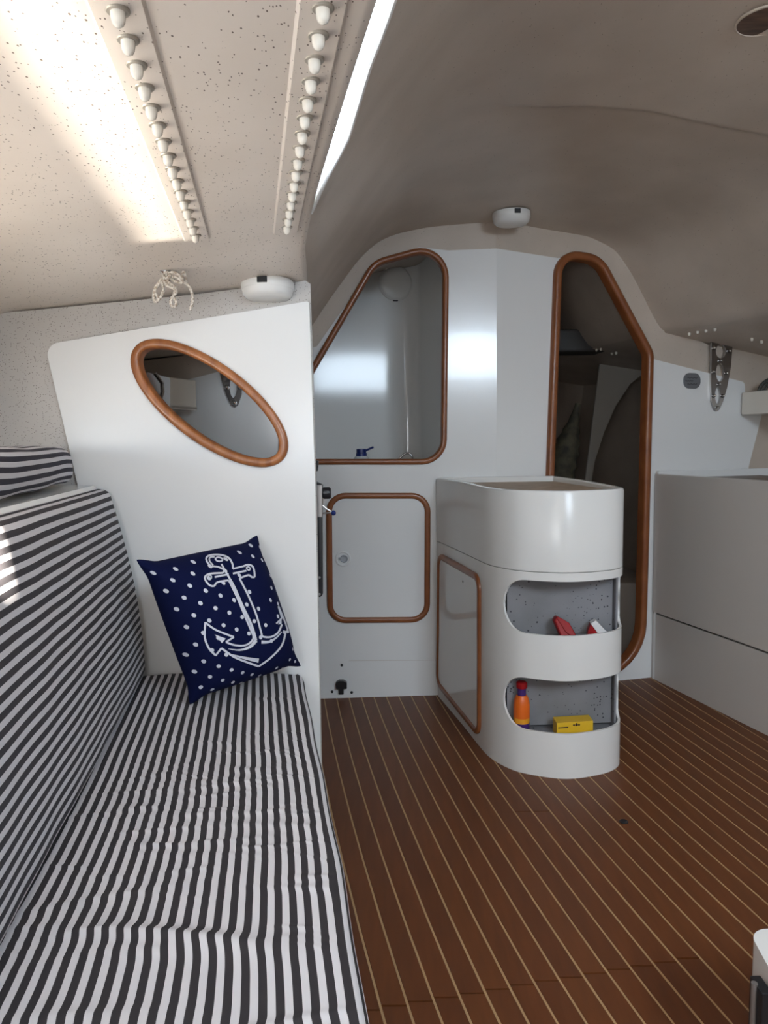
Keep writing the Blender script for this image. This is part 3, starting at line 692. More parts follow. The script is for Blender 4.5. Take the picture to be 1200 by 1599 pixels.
# ---- navy pillow with dots and an anchor
BL, BR = on_z(297, 1100, 0.467), on_z(470, 1040, 0.486)
TR_, TL_ = on_y(402, 836, 1.665), on_y(213, 874, 1.42)
CN = {(-1, -1): BL, (1, -1): BR, (1, 1): TR_, (-1, 1): TL_}
def quad(u, v): return (BL * (1 - u) * (1 - v) + BR * (1 + u) * (1 - v) + TR_ * (1 + u) * (1 + v) + TL_ * (1 - u) * (1 + v)) / 4
pn = np.cross(BR - BL, TL_ - BL); pn /= np.linalg.norm(pn)
if pn @ (CAM - BL) < 0: pn = -pn
PTH = 0.088
def pil(u, v, side, off=0.0):
    pf = lambda q: 0.07 * smooth01((1 - abs(q)) / 0.30); a = u * (1 - pf(v) * abs(u) ** 3); b = v * (1 - pf(u) * abs(v) ** 3)
    h = PTH * (max(0.0, 1 - abs(u) ** 2.8) ** 0.62) * (max(0.0, 1 - abs(v) ** 2.8) ** 0.62)
    if side > 0: h += 0.0025 * math.sin(u * 5 + v * 7) * (1 - u * u) * (1 - v * v)
    return quad(a, b) + pn * (side * (h if side > 0 else h * 0.75) + off)
pillow = thing('throw_pillow', (BL + BR) / 2, 'navy throw pillow with white dots and anchor print on the striped settee', 'pillow')
mb = MB(); NP = 36; uvs = []
tt_ = np.sin(np.linspace(-math.pi / 2, math.pi / 2, NP + 1))
for side in (1, -1):
    mb.grid([[pil(u, v, side) for u in tt_] for v in tt_])
pc = weld(mb.build('cover', M['navy'], smooth=80), 0.0004); pc.data.set_sharp_from_angle(angle=math.radians(179)); part(pc, pillow)
# inverse map: pixel -> (u, v) on the bulged face
def pil_uv(px, py):
    u = v = 0.0
    for _ in range(25):
        q = proj(pil(u, v, 1)); e = 1e-3
        qu, qv = proj(pil(u + e, v, 1)), proj(pil(u, v + e, 1))
        J = np.array([[(qu[0] - q[0]) / e, (qv[0] - q[0]) / e], [(qu[1] - q[1]) / e, (qv[1] - q[1]) / e]])
        d_ = np.linalg.solve(J, np.array([px - q[0], py - q[1]])); u = max(-0.97, min(0.97, u + d_[0])); v = max(-0.97, min(0.97, v + d_[1]))
    return u, v
def cp(x, y): return pil_uv(190 + x / 4, 810 + y / 4)
anchor_polys = []
def stroke(mbx, pts, wd, off=0.0012, closed=False):
    q = [np.array(p) for p in catmull(pts, 4, closed)] if len(pts) > 2 else [np.array(pts[0]) + (np.array(pts[1]) - np.array(pts[0])) * k / 8 for k in range(9)]
    rows = []; m = len(q)
    for i in range(m):
        t = (q[(i + 1) % m] - q[i - 1]) if closed else (q[min(i + 1, m - 1)] - q[max(0, i - 1)])
        t = t / (np.linalg.norm(t) + 1e-9); n_ = np.array([-t[1], t[0]]); w_ = (wd(i / (m - 1)) if callable(wd) else wd) * 1.15
        rows.append([pil(*cp(*(q[i] + n_ * w_ / 2)), 1, off), pil(*cp(*(q[i] - n_ * w_ / 2)), 1, off)])
    mbx.grid(rows, close_v=closed)
def poly_stroke(mbx, pts, wd, off=0.0012):
    for i in range(len(pts) - 1): stroke(mbx, [pts[i], pts[i + 1]], wd, off)
mb = MB()
stroke(mb, [(560, 300), (532, 268), (530, 240), (560, 226), (620, 226), (668, 245), (690, 280), (693, 312)], 10)                # ring
stroke(mb, [(570, 290), (548, 262), (552, 240), (580, 238)], 8)
stroke(mb, [(585, 250), (602, 240), (628, 250), (622, 264), (598, 264)], 9, closed=True)
stroke(mb, [(560, 296), (600, 300), (640, 318)], 9); stroke(mb, [(640, 318), (632, 338)], 9)
poly_stroke(mb, [(693, 312), (760, 296)], 9)
stroke(mb, [(632, 338), (560, 342), (525, 355), (520, 378), (545, 412), (575, 420), (598, 396), (668, 384)], 10)                  # stock, left
stroke(mb, [(540, 362), (552, 352), (560, 364), (552, 378)], 7, closed=True)
stroke(mb, [(760, 296), (790, 287), (820, 302), (830, 358), (812, 364), (790, 352), (735, 372)], 10)                              # stock, right
stroke(mb, [(778, 306), (792, 300), (802, 312), (792, 322)], 7, closed=True)
stroke(mb, [(580, 364), (668, 346)], 10); stroke(mb, [(694, 342), (778, 324)], 10)
stroke(mb, [(622, 282), (660, 350), (700, 420), (752, 540), (808, 660), (838, 760)], lambda t: 9 + 6 * t)                         # shank
stroke(mb, [(668, 384), (715, 480), (770, 610), (808, 700), (822, 742), (800, 775), (760, 792), (700, 788), (650, 770)], 10)
stroke(mb, [(735, 372), (790, 480), (840, 600), (872, 715), (880, 735), (930, 738), (975, 712), (1000, 660)], 10)
stroke(mb, [(838, 760), (800, 800), (735, 820), (665, 812)], lambda t: 18 * (1 - t) + 3)
stroke(mb, [(872, 770), (920, 768), (965, 742), (1000, 705)], lambda t: 14 * (1 - t) + 4)
stroke(mb, [(522, 645), (518, 740), (545, 810), (585, 852)], 11); poly_stroke(mb, [(585, 855), (622, 808)], 10)                   # left fluke
stroke(mb, [(522, 648), (580, 690), (640, 716), (700, 738)], 10); poly_stroke(mb, [(700, 738), (650, 770)], 10)
stroke(mb, [(622, 808), (700, 862), (780, 895), (855, 922)], 11)
stroke(mb, [(675, 845), (760, 868), (855, 886)], lambda t: 3 + 20 * t)
stroke(mb, [(855, 922), (930, 868), (1000, 790), (1025, 700)], 10)
poly_stroke(mb, [(1025, 700), (1040, 712)], 9); stroke(mb, [(1042, 712), (1018, 640), (978, 545)], 9); poly_stroke(mb, [(978, 548), (1000, 620), (965, 655)], 9)
k_ = mb.add([pil(*cp(*p), 1, 0.0011) for p in [(580, 722), (650, 748), (625, 776)]], [(0, 1, 2)])
k_ = mb.add([pil(*cp(*p), 1, 0.0011) for p in [(975, 660), (998, 625), (998, 658)]], [(0, 1, 2)])
part(mb.build('anchor_print', M['print'], smooth=0, kind='stuff'), pillow)
# dots on a staggered lattice measured along the cloth
def inside(p, poly):
    c_ = False
    for i in range(len(poly)):
        a, b = poly[i], poly[i - 1]
        if (a[1] > p[1]) != (b[1] > p[1]) and p[0] < (b[0] - a[0]) * (p[1] - a[1]) / (b[1] - a[1]) + a[0]: c_ = not c_
    return c_
anch = [[(540, 220), (690, 240), (700, 300), (790, 285), (835, 350), (740, 375), (880, 720), (990, 690), (985, 560), (1040, 710), (860, 930), (590, 860), (520, 740), (520, 640), (700, 735), (810, 740), (670, 390), (570, 425), (515, 370), (600, 330)]]
mb = MB()
e1_, e2_ = np.array([77, 26.0]), np.array([26.0, -76.0])
o_ = np.array([432, 518.0])
for i in range(-16, 17):
    for j in range(-16, 17):
        c_ = o_ + e1_ * i * 1.0 + e2_ * j * 1.0
        # lattice lives on the flat cloth, in cover coordinates
        A_ = np.array([[(845 - 85) / 2, (425 - 85) / 2], [0, 0]])
        uu = (c_ - np.array([624, 605.0])); Mx = np.array([[365, 152], [-116, -437.0]])   # half-edges of the cover in the print's drawing units
        a, b = np.linalg.solve(np.array([[365.0, -165.0], [-100.0, -437.0]]), uu)
        if abs(a) > 0.955 or abs(b) > 0.955: continue
        if inside(c_, anch[0]): continue
        r__ = 0.0285
        ring = [(a + r__ * math.cos(t), b + r__ * math.sin(t)) for t in np.linspace(0, 2 * math.pi, 12, endpoint=False)]
        ring = [(max(-.985, min(.985, p)), max(-.985, min(.985, q))) for p, q in ring]
        mb.add([pil(p, q, 1, 0.0010) for p, q in ring], [tuple(range(12))])
part(mb.build('dots', M['print'], smooth=0, kind='stuff'), pillow)

# ================================================================== FITTINGS
# ---- track bolts under the side deck: raised pads and domed cap nuts
def deck_pad(rowa, rowb, halfw):
    mbp = MB(); rws = []
    for t in np.linspace(0, 1, 16):
        p = np.array(rowa) * (1 - t) + np.array(rowb) * t; y = p[1]; r_ = []
        for dx, dz in ((-halfw - .005, 0.002), (-halfw, -0.004), (halfw, -0.004), (halfw + .004, 0.002)):
            x = p[0] + dx; r_.append((x, y, deck_z(x, y) + dz))
        rws.append(r_)
    k = mbp.grid(rws); mbp.f.append(tuple(k + (len(rws) - 1) * 4 + j for j in range(4)))
    return mbp.build('track_pad', M['deck'], deck, smooth=20)
rowL = [(367, 25), (397, 125), (425, 205), (452, 278), (472, 340), (493, 393), (508, 440), (525, 487), (540, 527), (552, 565), (563, 600), (575, 630), (583, 660), (592, 685), (602, 707), (612, 735)]
rowR = [(1005, 20), (995, 105), (987, 185), (972, 258), (963, 320), (948, 372), (942, 420), (937, 462), (929, 502), (922, 541), (918, 573), (912, 602), (909, 630), (905, 656), (903, 680), (893, 712)]
cap_me = None
mbc = MB(); mbc.lathe([(0.0066, -0.001), (0.0064, -0.006), (0.0058, -0.0095), (0.0046, -0.012), (0.0025, -0.0136), (0.0, -0.0142)], (0, 0, 0), (0, 0, 1), 18)
mbw = MB(); mbw.lathe([(0.0, 0.001), (0.0104, 0.001), (0.0104, -0.0008), (0.0096, -0.0018), (0.0, -0.0018)], (0, 0, 0), (0, 0, 1), 20)
first = None
for row, hw in ((rowL, 0.022), (rowR, 0.021)):
    pts = [on_deck(x / 2, y / 2 - 8 + 5 * i / 15.0) for i, (x, y) in enumerate(row)]
    A_ = np.polyfit([p[1] for p in pts], [p[0] for p in pts], 1); yy = [p[1] for p in pts]
    ya_, yb_ = yy[0], yy[-1]; B_ = np.polyfit(range(16), yy, 1)
    L_ = lambda y: np.array([np.polyval(A_, y), y, 0])
    a_, b_ = L_(ya_ - 0.35), L_(yb_ + 0.03); deck_pad(a_, b_, hw)
    for i in range(-3, 16):
        y = np.polyval(B_, i); x = np.polyval(A_, y); z = deck_z(x, y) - 0.004
        if first is None:
            c_ = mbc.build('cap_nut', M['cap'], deck); wsh = mbw.build('washer', M['washer'], c_); first = (c_, wsh)
        else:
            c_ = first[0].copy(); COL.objects.link(c_); w2 = first[1].copy(); COL.objects.link(w2); w2.parent = c_
        c_.location = (x, y, z)

# ---- round lamps
def lamp(name, org, axis, R, label, sw, dep=0.040):
    t = thing(name, org, label, 'lamp'); a = np.array(axis, float); a /= np.linalg.norm(a); o = np.array(org, float)
    m_ = MB(); m_.lathe([(R * 0.96, 0), (R, 0.004), (R, dep * 0.45), (R * 0.985, dep * 0.5)], o, a, 40); part(m_.build('housing', M['lamp'], smooth=35), t)
    m_ = MB(); m_.lathe([(R * 0.97, dep * 0.46), (R * 0.94, dep * 0.75), (R * 0.80, dep * 0.95), (R * 0.55, dep), (0, dep * 1.02)], o, a, 40); part(m_.build('lens', M['lamp'], smooth=50), t)
    s_ = np.array(sw, float); s_ -= a * (s_ @ a); s_ /= np.linalg.norm(s_); q = np.cross(a, s_)
    m_ = MB(); m_.box(-0.011, 0.011, R - 0.004, R + 0.003, dep * 0.08, dep * 0.42, lambda x, y, z: o + q * x + s_ * y + a * z); part(m_.build('switch', M['black'], bevel=0.001), t)
    return t
p = on_deck(418, 440); lamp('round_lamp', p, (0.0, -0.05, -1), 0.060, 'white round ceiling lamp with black switch beside the tied rope', (-0.05, -1, 0))
ry, rt = solve_roof(799, 331); p = np.array(roof(ry, rt)); lamp('round_lamp', p, (0.02, 0.05, -1), 0.068, 'white round ceiling lamp above the centre of the forward bulkhead', (0.15, -1, 0), 0.046)
hu, hv = WH.uv(617, 443); p = WH.p3(hu, hv, 0.0); lamp('round_lamp', p, WH.n, 0.078, 'white round lamp on the wall inside the triangular opening', (0, 0, -1), 0.035)

# ---- eyebolt and rope
ep = on_deck(259, 424)
eye = thing('eye_bolt', ep, 'small steel eye bolt in the port ceiling holding a knotted rope', 'hook')
mb = MB(); mb.lathe([(0.012, 0.001), (0.012, -0.002), (0.006, -0.004), (0.0035, -0.012), (0.0, -0.012)], ep, (0, 0, 1), 16); part(mb.build('plate', M['chrome']), eye)
mb = MB(); mb.tube([ep + np.array([0.007 * math.cos(t), 0, -0.018 + 0.007 * math.sin(t)]) for t in np.linspace(0, 2 * math.pi, 18, endpoint=False)], 0.0022, 8, closed=True); part(mb.build('ring', M['chrome']), eye)
def rp(x, y, d=0.0):
    q = on_y(200 + x / 4, 400 + y / 4, ep[1] - 0.012 + d); return q
mb = MB()
def rope(pts, r=0.0032): mb.tube([p for p in catmull([rp(*q) for q in pts], 8)], r, 8)
rope([(240, 105), (215, 150), (175, 190), (160, 245), (172, 285), (200, 262), (222, 215), (215, 170), (205, 140)])
rope([(205, 150), (170, 215), (190, 265), (172, 288)])
rope([(215, 140, -.006), (250, 185, -.006), (290, 205, -.006), (300, 230, -.006), (270, 270, -.006), (270, 305, -.006), (290, 315, -.006), (302, 290, -.006), (285, 250, -.004), (296, 200, -.004), (255, 165, -.004), (235, 130)])
rope([(240, 120), (285, 100, -.004), (330, 130, -.006), (340, 165, -.004), (300, 160), (262, 130)])
rope([(250, 125, .004), (300, 130, -.006), (345, 160, -.004), (370, 175), (395, 215), (406, 265), (398, 310), (388, 338)])
rope([(340, 165, .004), (345, 100, .006), (360, 125, .006), (365, 170, .006)])
rope([(222, 120, -.004), (240, 140, -.008), (262, 120, -.006), (245, 100, .004), (228, 118, .004), (250, 145)], 0.0036)
tag(mb.build('rope', M['rope'], smooth=60), 'short white rope tied in loops hanging from the eye bolt', 'rope')

# ---- chainplates
def chainplate(wall, fx, label, ns='chainplate'):
    out = [(1109, 533), (1142, 536), (1139, 575), (1133, 606), (1127, 627), (1121, 640), (1117, 643), (1113, 640), (1109, 627), (1108, 600), (1108.5, 565)]
    holes = [(1123.5, 549, 8, 11), (1122, 582, 6.2, 14.5), (1118.5, 618, 4.2, 13)]
    bolts = [(1112, 544), (1135.5, 548.5), (1122, 564), (1111.5, 581.5), (1131.5, 583), (1120, 600.5), (1112, 618.5), (1126, 618.5), (1117.5, 637)]
    t = thing(ns, wall.p3(*wall.uv(*fx(1118, 590)), 0), label, 'bracket')
    T_ = lambda p: wall.uv(*fx(*p))
    loops = [ccw(fillet([T_(p) for p in out], 0.006, 3))] + [ccw([T_((x + a * math.cos(q), y + b * math.sin(q))) for q in np.linspace(0, 2 * math.pi, 24, endpoint=False)]) for x, y, a, b in holes]
    m_ = MB(); m_.plate(loops, lambda u, v, o: wall.p3(u, v, 0.012 + o), 0.011); part(m_.build('plate', M['plate'], smooth=30, bevel=0.0012), t)
    sc_ = abs(fx(1, 0)[0] - fx(0, 0)[0])
    for b in bolts:
        m_ = MB(); u, v = T_(b); m_.lathe([(0.0068 * sc_, 0.011), (0.0068 * sc_, 0.014), (0.0061 * sc_, 0.019), (0.0036 * sc_, 0.0235), (0, 0.0245)], wall.p3(u, v), wall.n, 14); part(m_.build('dome_nut', M['chrome'], smooth=50), t)
    return t
chainplate(WR, lambda x, y: (x, y), 'polished steel chainplate with three oval holes on the starboard bulkhead')
chainplate(WL, lambda x, y: (366 - (x - 1118) * 1.36, 637 + (y - 643) * 1.3), 'polished steel chainplate seen through the oval opening')

# ---- builder's plaque
t = thing('oval_plaque', WR.p3(*WR.uv(1080, 595)), 'small grey oval plaque on the white starboard bulkhead', 'plaque')
pl_ = ccw(fillet([WR.uv(*p) for p in [(1067, 582), (1093.5, 583), (1094, 607.5), (1067.5, 606.5)]], 0.028, 8))
mb = MB(); mb.plate([pl_], lambda u, v, o: WR.p3(u, v, o + 0.004), 0.004); part(mb.build('plate', M['plaque'], smooth=20, bevel=0.001), t)
mb = MB()
for yy_, xa, xb in ((590, 1073, 1089), (595, 1070, 1082), (600, 1073, 1088)):
    ua, ub = WR.uv(xa, yy_), WR.uv(xb, yy_); mb.tube([WR.p3(ua[0] + (ub[0] - ua[0]) * k / 12, ua[1] + 0.0014 * math.sin(k * 1.7), 0.0042) for k in range(13)], 0.0011, 6)
part(mb.build('embossing', M['black'], smooth=40), t)

# ---- starboard deck bolt tips
bt = MB(); bt.lathe([(0.0055, 0.004), (0.0055, -0.006), (0.004, -0.011), (0.0, -0.012)], (0, 0, 0), (0, 0, 1), 12); fb = None
def on_deck_r(px, py):
    d = ray(px, py)
    for Y in np.arange(1.5, 4.8, 0.002):
        p = CAM + d * (Y / d[1])
        if p[0] > xr(Y) and p[2] >= 1.428 - 0.17 * (p[0] - 0.01 - xr(Y)): return p
    return CAM + d * (3.0 / d[1])
for px, py in [(1077, 520), (1090, 517), (1103, 515), (1117, 513), (1175, 528), (1190, 532)]:
    p = on_deck_r(px, py)
    if fb is None: fb = bt.build('bolt_tip', M['cap'], deck_r); o = fb
    else: o = fb.copy(); COL.objects.link(o)
    o.location = tuple(p)
for px, py in [(932, 545), (939, 544), (956, 551), (963, 550)]:
    p = on_deck_r(px, py); o = fb.copy(); COL.objects.link(o); o.location = tuple(p)

# ---- starboard shelf with fiddle front and a coil on it
sh0, sh1 = WR.p3(*WR.uv(1156, 613), 0.012), None
shelf = thing('side_shelf', sh0, 'cream fiddle-fronted shelf along the starboard hull above the locker', 'shelf')
zs0, zs1 = 1.095, 1.188
a2 = np.array([sh0[0], sh0[1]]); d2 = np.array([0.21, -0.9]) / np.linalg.norm([0.21, -0.9])
WS = Wall(a2, a2 + d2); WS.n = np.array([-abs(d2[1]), -d2[0] * 1.0 if False else -0.2272, 0]); WS.n /= np.linalg.norm(WS.n)
mb = MB(); mb.plate([[(0, zs0), (1.3, zs0), (1.3, zs1), (0, zs1)]], lambda u, v, o: WS.p3(u, v, o), 0.016); part(mb.build('front_board', M['cap'], bevel=0.004), shelf)
mb = MB(); mb.plate([[(0, 0.014), (1.3, 0.014), (1.3, 0.30), (0, 0.22)]], lambda u, v, o: tuple(WS.p3(u, zs0 + 0.014 + o, -v)), 0.014); part(mb.build('shelf_board', M['cap']), shelf)
cp_ = on_y(1208, 616, 3.05)
cp_[2] = 1.109 + 0.0685
coil = MB()
for r__, dz in ((0.062, 0), (0.050, .004), (0.038, .002)):
    coil.tube([cp_ + np.array([r__ * math.cos(q), 0.02 * math.cos(q) * 0, r__ * math.sin(q)]) for q in np.linspace(0, 2 * math.pi, 30, endpoint=False)], 0.0055, 8, closed=True)
o = tag(coil.build('hose_coil', M['hose'], smooth=60), 'dark coiled hose standing on the starboard shelf', 'hose')

# ---- port shelf and clip seen through the oval
sp = WL.p3(*WL.uv(312, 612), 0.05)
pshelf = thing('side_shelf', sp, 'grey white shelf end seen through the oval opening', 'shelf')
q0, q1 = on_y(250, 590, 2.45), on_y(311, 642, 2.70)
mb = MB()
A0, A1 = on_y(306, 594, 2.74), on_y(310, 641, 2.74)
zz0, zz1 = A1[2], A0[2]; xe = A0[0]
mb.plate([[(0, zz0), (0.85, zz0), (0.85, zz1), (0, zz1)]], lambda u, v, o: (xe - u * 0.30 + 0.0 - o * 0.0 - 0.0, 2.74 - u * 0.86 - o * 0, v) if o == 0 else (xe - u * 0.30 - 0.016, 2.74 - u * 0.86, v), 0.016)
part(mb.build('front_board', M['cap'], bevel=0.003), pshelf)
mb = MB(); mb.plate([[(0, 0), (0.85, 0), (0.85, 0.3), (0, 0.3)]], lambda u, v, o: (xe - u * 0.30 - v, 2.74 - u * 0.86, zz0 + 0.012 + o), 0.012); part(mb.build('shelf_board', M['cap']), pshelf)
W2 = Wall((xe, 2.74), (xe - 0.30, 2.74 - 0.86)); W2.n = np.array([0.944, -0.33, 0])
clip = thing('spring_clip', W2.p3(*W2.uv(244, 600)), 'chrome clip plate on the port shelf behind the oval opening', 'bracket')
mb = MB(); cl = [W2.uv(*p) for p in [(226, 581), (263, 590), (263, 636), (246, 636), (226, 612)]]
mb.plate([ccw(fillet(cl, 0.006, 4))], lambda u, v, o: W2.p3(u, v, o + 0.008), 0.007); part(mb.build('plate', M['chrome'], bevel=0.002), clip)
mb = MB(); mb.tube([W2.p3(*W2.uv(*p), 0.012) for p in [(238, 582), (250, 598), (251, 612), (248, 622), (254, 630)]], 0.004, 8); part(mb.build('hook', M['chrome']), clip)

# ---- galley bracket on the back edge of the half bulkhead
gk = on_y(500, 845, 1.795)
brk = thing('folding_bracket', gk, 'black upright folding bracket with steel head behind the white half bulkhead', 'bracket')
GY = 1.795
def g3(x, y, d=0.0): return on_y(x, y, GY + d)
def gplate(mbx, pts, t, d=0.0):
    mbx.plate([ccw([tuple(g3(*p, d)[[0, 2]]) for p in pts])], lambda u, v, o: (u, GY + d - o, v), t)
mb = MB(); gplate(mb, [(488, 806), (503.5, 806), (504, 929), (500, 933), (490, 930)], 0.02); part(mb.build('upright', M['black'], bevel=0.002), brk)
mb = MB(); gplate(mb, [(486, 757), (503.5, 757), (503.5, 808), (486, 808)], 0.03, -0.004); part(mb.build('head_plate', M['steel'], bevel=0.002), brk)
mb = MB(); gplate(mb, [(486, 752), (492, 752), (502, 757), (486, 757)], 0.03, -0.002); part(mb.build('head_cap', M['black'], bevel=0.001), brk)
mb = MB(); mb.lathe([(0.0, 0.022), (0.012, 0.022), (0.0145, 0.018), (0.0145, 0.004), (0.009, 0.0), (0.009, -0.02)], g3(503, 770, 0.01), (1, 0, 0), 20); part(mb.build('knob', M['black'], smooth=40), brk)
mb = MB(); mb.tube([g3(500, 786, .008), g3(511, 795, .006), g3(520, 800, .004)], 0.0022, 8); mb.tube([g3(500, 802, .008), g3(512, 801, .006), g3(520, 800, .004)], 0.0022, 8); lv_ = part(mb.build('lever', M['chrome']), brk)
mb = MB(); mb.lathe([(0.0, -0.0065), (0.0045, -0.0045), (0.0065, 0), (0.0045, 0.0045), (0, 0.0065)], g3(521, 801, .004), (0, 1, 0), 14); part(mb.build('lever_ball', M['blue'], smooth=60), brk)
for yy_ in (902, 928):
    mb = MB(); mb.lathe([(0.0034, 0.0), (0.0034, 0.002), (0.0, 0.003)], g3(499, yy_, -0.0), (0, -1, 0), 12); part(mb.build('screw', M['steel']), brk)
clp = thing('wall_clip', g3(495, 728), 'small black plastic clip at the corner of the triangular opening', 'clip')
mb = MB(); gplate(mb, [(486, 717), (497, 720), (497, 727), (486, 727)], 0.02); part(mb.build('clip_body', M['black'], bevel=0.001), clp)
mb = MB(); gplate(mb, [(488, 727), (497, 727), (496, 736), (488, 736)], 0.016, 0.002); part(mb.build('clip_jaw', M['black'], bevel=0.002), clp)

# ---- socket low on the bulkhead
skt = thing('drain_plug', WL.p3(*WL.uv(533, 1073)), 'black plastic plug fitting low on the white bulkhead near the floor', 'fitting')
def wbox(wall, mbx, pts, t, o0): mbx.plate([ccw([wall.uv(*p) for p in pts])], lambda u, v, o: wall.p3(u, v, o0 + o), t)
mb = MB(); mb.plate([ccw(fillet([WL.uv(*p) for p in [(525, 1064), (530, 1061), (537, 1061), (542, 1064), (542, 1073), (525, 1073)]], 0.003, 3))], lambda u, v, o: WL.p3(u, v, o + 0.022), 0.022); part(mb.build('plug_cap', M['black'], bevel=0.002), skt)
mb = MB(); wbox(WL, mb, [(529.5, 1072), (537, 1072), (537, 1083), (529.5, 1083)], 0.014, 0.014); part(mb.build('plug_stem', M['black'], bevel=0.002), skt)
for px, py in ((534, 1038.5), (519, 1080), (549.5, 1081)):
    mb = MB(); mb.lathe([(0.0055, 0.0), (0.0055, 0.002), (0.003, 0.003), (0.0, 0.003)], WL.p3(*WL.uv(px, py)), WL.n, 12); part(mb.build('screw', M['black']), skt)

# ---- head compartment: bottle and tap
bp_ = on_y(565, 728, 3.02); zb_ = 0.885; bt_ = np.array([bp_[0], bp_[1], zb_])
bt_t = thing('water_bottle', bt_, 'clear plastic bottle with blue cap standing inside the triangular opening', 'bottle')
zc_ = on_y(565, 711, 3.02)[2]; hh_ = zc_ - zb_
mb = MB(); mb.lathe([(0.0, 0.0), (0.036, 0.001), (0.038, 0.006), (0.038, hh_ * 0.55), (0.030, hh_ * 0.85), (0.019, hh_), (0.0, hh_)], bt_, (0, 0, 1), 24); part(mb.build('bottle_body', M['clear'], smooth=40), bt_t)
mb = MB(); mb.lathe([(0.0, hh_ - 0.003), (0.0225, hh_ - 0.003), (0.0225, hh_ + 0.008), (0.020, hh_ + 0.009), (0.020, hh_ + 0.026), (0.0, hh_ + 0.027)], bt_, (0, 0, 1), 20); mb.tube([bt_ + np.array([0.015, 0, hh_ + 0.018]), bt_ + np.array([0.050, -0.005, hh_ + 0.033])], 0.0042, 8); part(mb.build('bottle_cap', M['blue'], smooth=40), bt_t)
tp = on_y(626, 726, 3.10)
tap = thing('tap', (tp[0], tp[1], 0.885), 'curved steel tap spout inside the triangular opening', 'tap')
mb = MB(); mb.tube(catmull([(on_y(x, y, 3.10)) for x, y in [(612, 726), (624, 716), (634, 708), (642, 710), (645, 718)]], 5), 0.004, 8); part(mb.build('spout', M['plate'], smooth=50), tap)
pb = on_y(612, 726, 3.10)
mb = MB(); mb.lathe([(0.012, 0), (0.012, 0.006), (0.006, 0.010), (0.0055, max(0.012, pb[2] - 0.885))], (pb[0], pb[1], 0.885), (0, 0, 1), 14); part(mb.build('base', M['steel']), tap)

# ---- forepeak: stowed sail bag and rods
mb = MB(); pts = [on_y(x, y, 3.40) for x, y in [(903, 630), (896, 660), (888, 690), (880, 720), (875, 760), (872, 830), (870, 920)]]
mb.tube(catmull(pts, 5), [0.012 + 0.05 * smooth01(i / 14) * (1 + 0.12 * math.sin(i * 2.1)) for i in range(31)], 14)
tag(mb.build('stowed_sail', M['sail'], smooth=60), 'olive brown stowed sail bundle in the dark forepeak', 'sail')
mb = MB(); mb.box(0.90, 1.22, 3.25, 3.9, 0.0, 0.36); tag(mb.build('bow_locker', M['satin'], bevel=0.01), 'pale grey low box inside the dark doorway', 'box')
mb = MB(); mb.tube([on_y(1003, 650, 3.3), on_y(999, 690, 3.3)], 0.0018, 6)
tag(mb.build('pull_cord', M['rope']), 'thin pale cord hanging at the edge of the dark doorway', 'cord')

# ---- roof vent
vy, vt = solve_roof(1196, 31); vp = np.array(roof(vy, vt))
vent = thing('roof_vent', vp, 'round dark brown recessed vent in the cabin roof', 'vent')
mb = MB(); mb.lathe([(0.057, 0.000), (0.057, 0.003), (0.0535, 0.004), (0.052, 0.002)], vp, (0, 0, -1), 36); part(mb.build('ring', M['roof'], smooth=40), vent)
mb = MB(); mb.lathe([(0.0535, 0.0025), (0.045, 0.003), (0.0, 0.003)], vp, (0, 0, -1), 36); part(mb.build('cover', M['oldwood'], smooth=40), vent)

# ---- things in the open shelves
def q3(x, y, Y): return on_y(x, y, Y)
p = q3(881, 987, 2.14); rz = 0.409
pk = thing('folded_pouch', (p[0], p[1], rz), 'red pointed pouch lying in the upper open shelf', 'pouch')
mb = MB(); O_ = np.array([p[0], p[1], 0]); rz0 = rz
def pk3(x, y, Y): q = q3(x, y, Y); return np.array([q[0], q[1], max(rz + 0.002, q[2])])
A_, B_, C_, D_, E_ = pk3(866, 969, 2.155), pk3(871, 962, 2.155), pk3(890, 973, 2.145), pk3(905, 1002, 2.128), pk3(879, 1004, 2.128)
bk = np.array([0.0, 0.035, 0.0])
vs = [A_, B_, C_, D_, E_] + [v_ + bk + np.array([0, 0, -0.004]) for v_ in (A_, B_, C_, D_, E_)]
vs = [np.array([v_[0], v_[1], max(v_[2], rz + 0.001)]) for v_ in vs]
mb.add(vs, [(0, 1, 2, 3, 4), (9, 8, 7, 6, 5)] + [(i, (i + 1) % 5, 5 + (i + 1) % 5, 5 + i) for i in range(5)])
part(mb.build('pouch_body', M['red'], bevel=0.004, smooth=50), pk)
mb = MB(); mb.tube([(A_ + B_) / 2 + np.array([0.004, -0.003, 0]), (C_ + E_) / 2 + np.array([0, -0.003, 0]), D_ + np.array([-0.006, -0.003, 0.003])], 0.0013, 6); part(mb.build('seam', M['red']), pk)
p = q3(935, 985, 2.16)
pk = thing('small_packet', (p[0], p[1], rz), 'small red and white packet tilted in the upper open shelf', 'packet')
mb = MB(); w3 = [pk3(x, y, 2.165) for x, y in [(923, 974), (931, 969), (955, 996), (938, 1002)]]; bk = np.array([0.004, 0.03, 0])
mb.add(w3 + [v_ + bk for v_ in w3], [(0, 1, 2, 3), (7, 6, 5, 4)] + [(i, (i + 1) % 4, 4 + (i + 1) % 4, 4 + i) for i in range(4)]); part(mb.build('white_side', M['paper'], bevel=0.001), pk)
mb = MB(); w3 = [pk3(x, y, 2.16) for x, y in [(919, 986), (923, 975), (938, 1002), (918, 1002)]]
mb.add(w3 + [v_ + bk for v_ in w3], [(0, 1, 2, 3), (7, 6, 5, 4)] + [(i, (i + 1) % 4, 4 + (i + 1) % 4, 4 + i) for i in range(4)]); part(mb.build('red_side', M['red'], bevel=0.001), pk)
zl = 0.113
bx = on_z(900, 1141, zl + 0.0); 
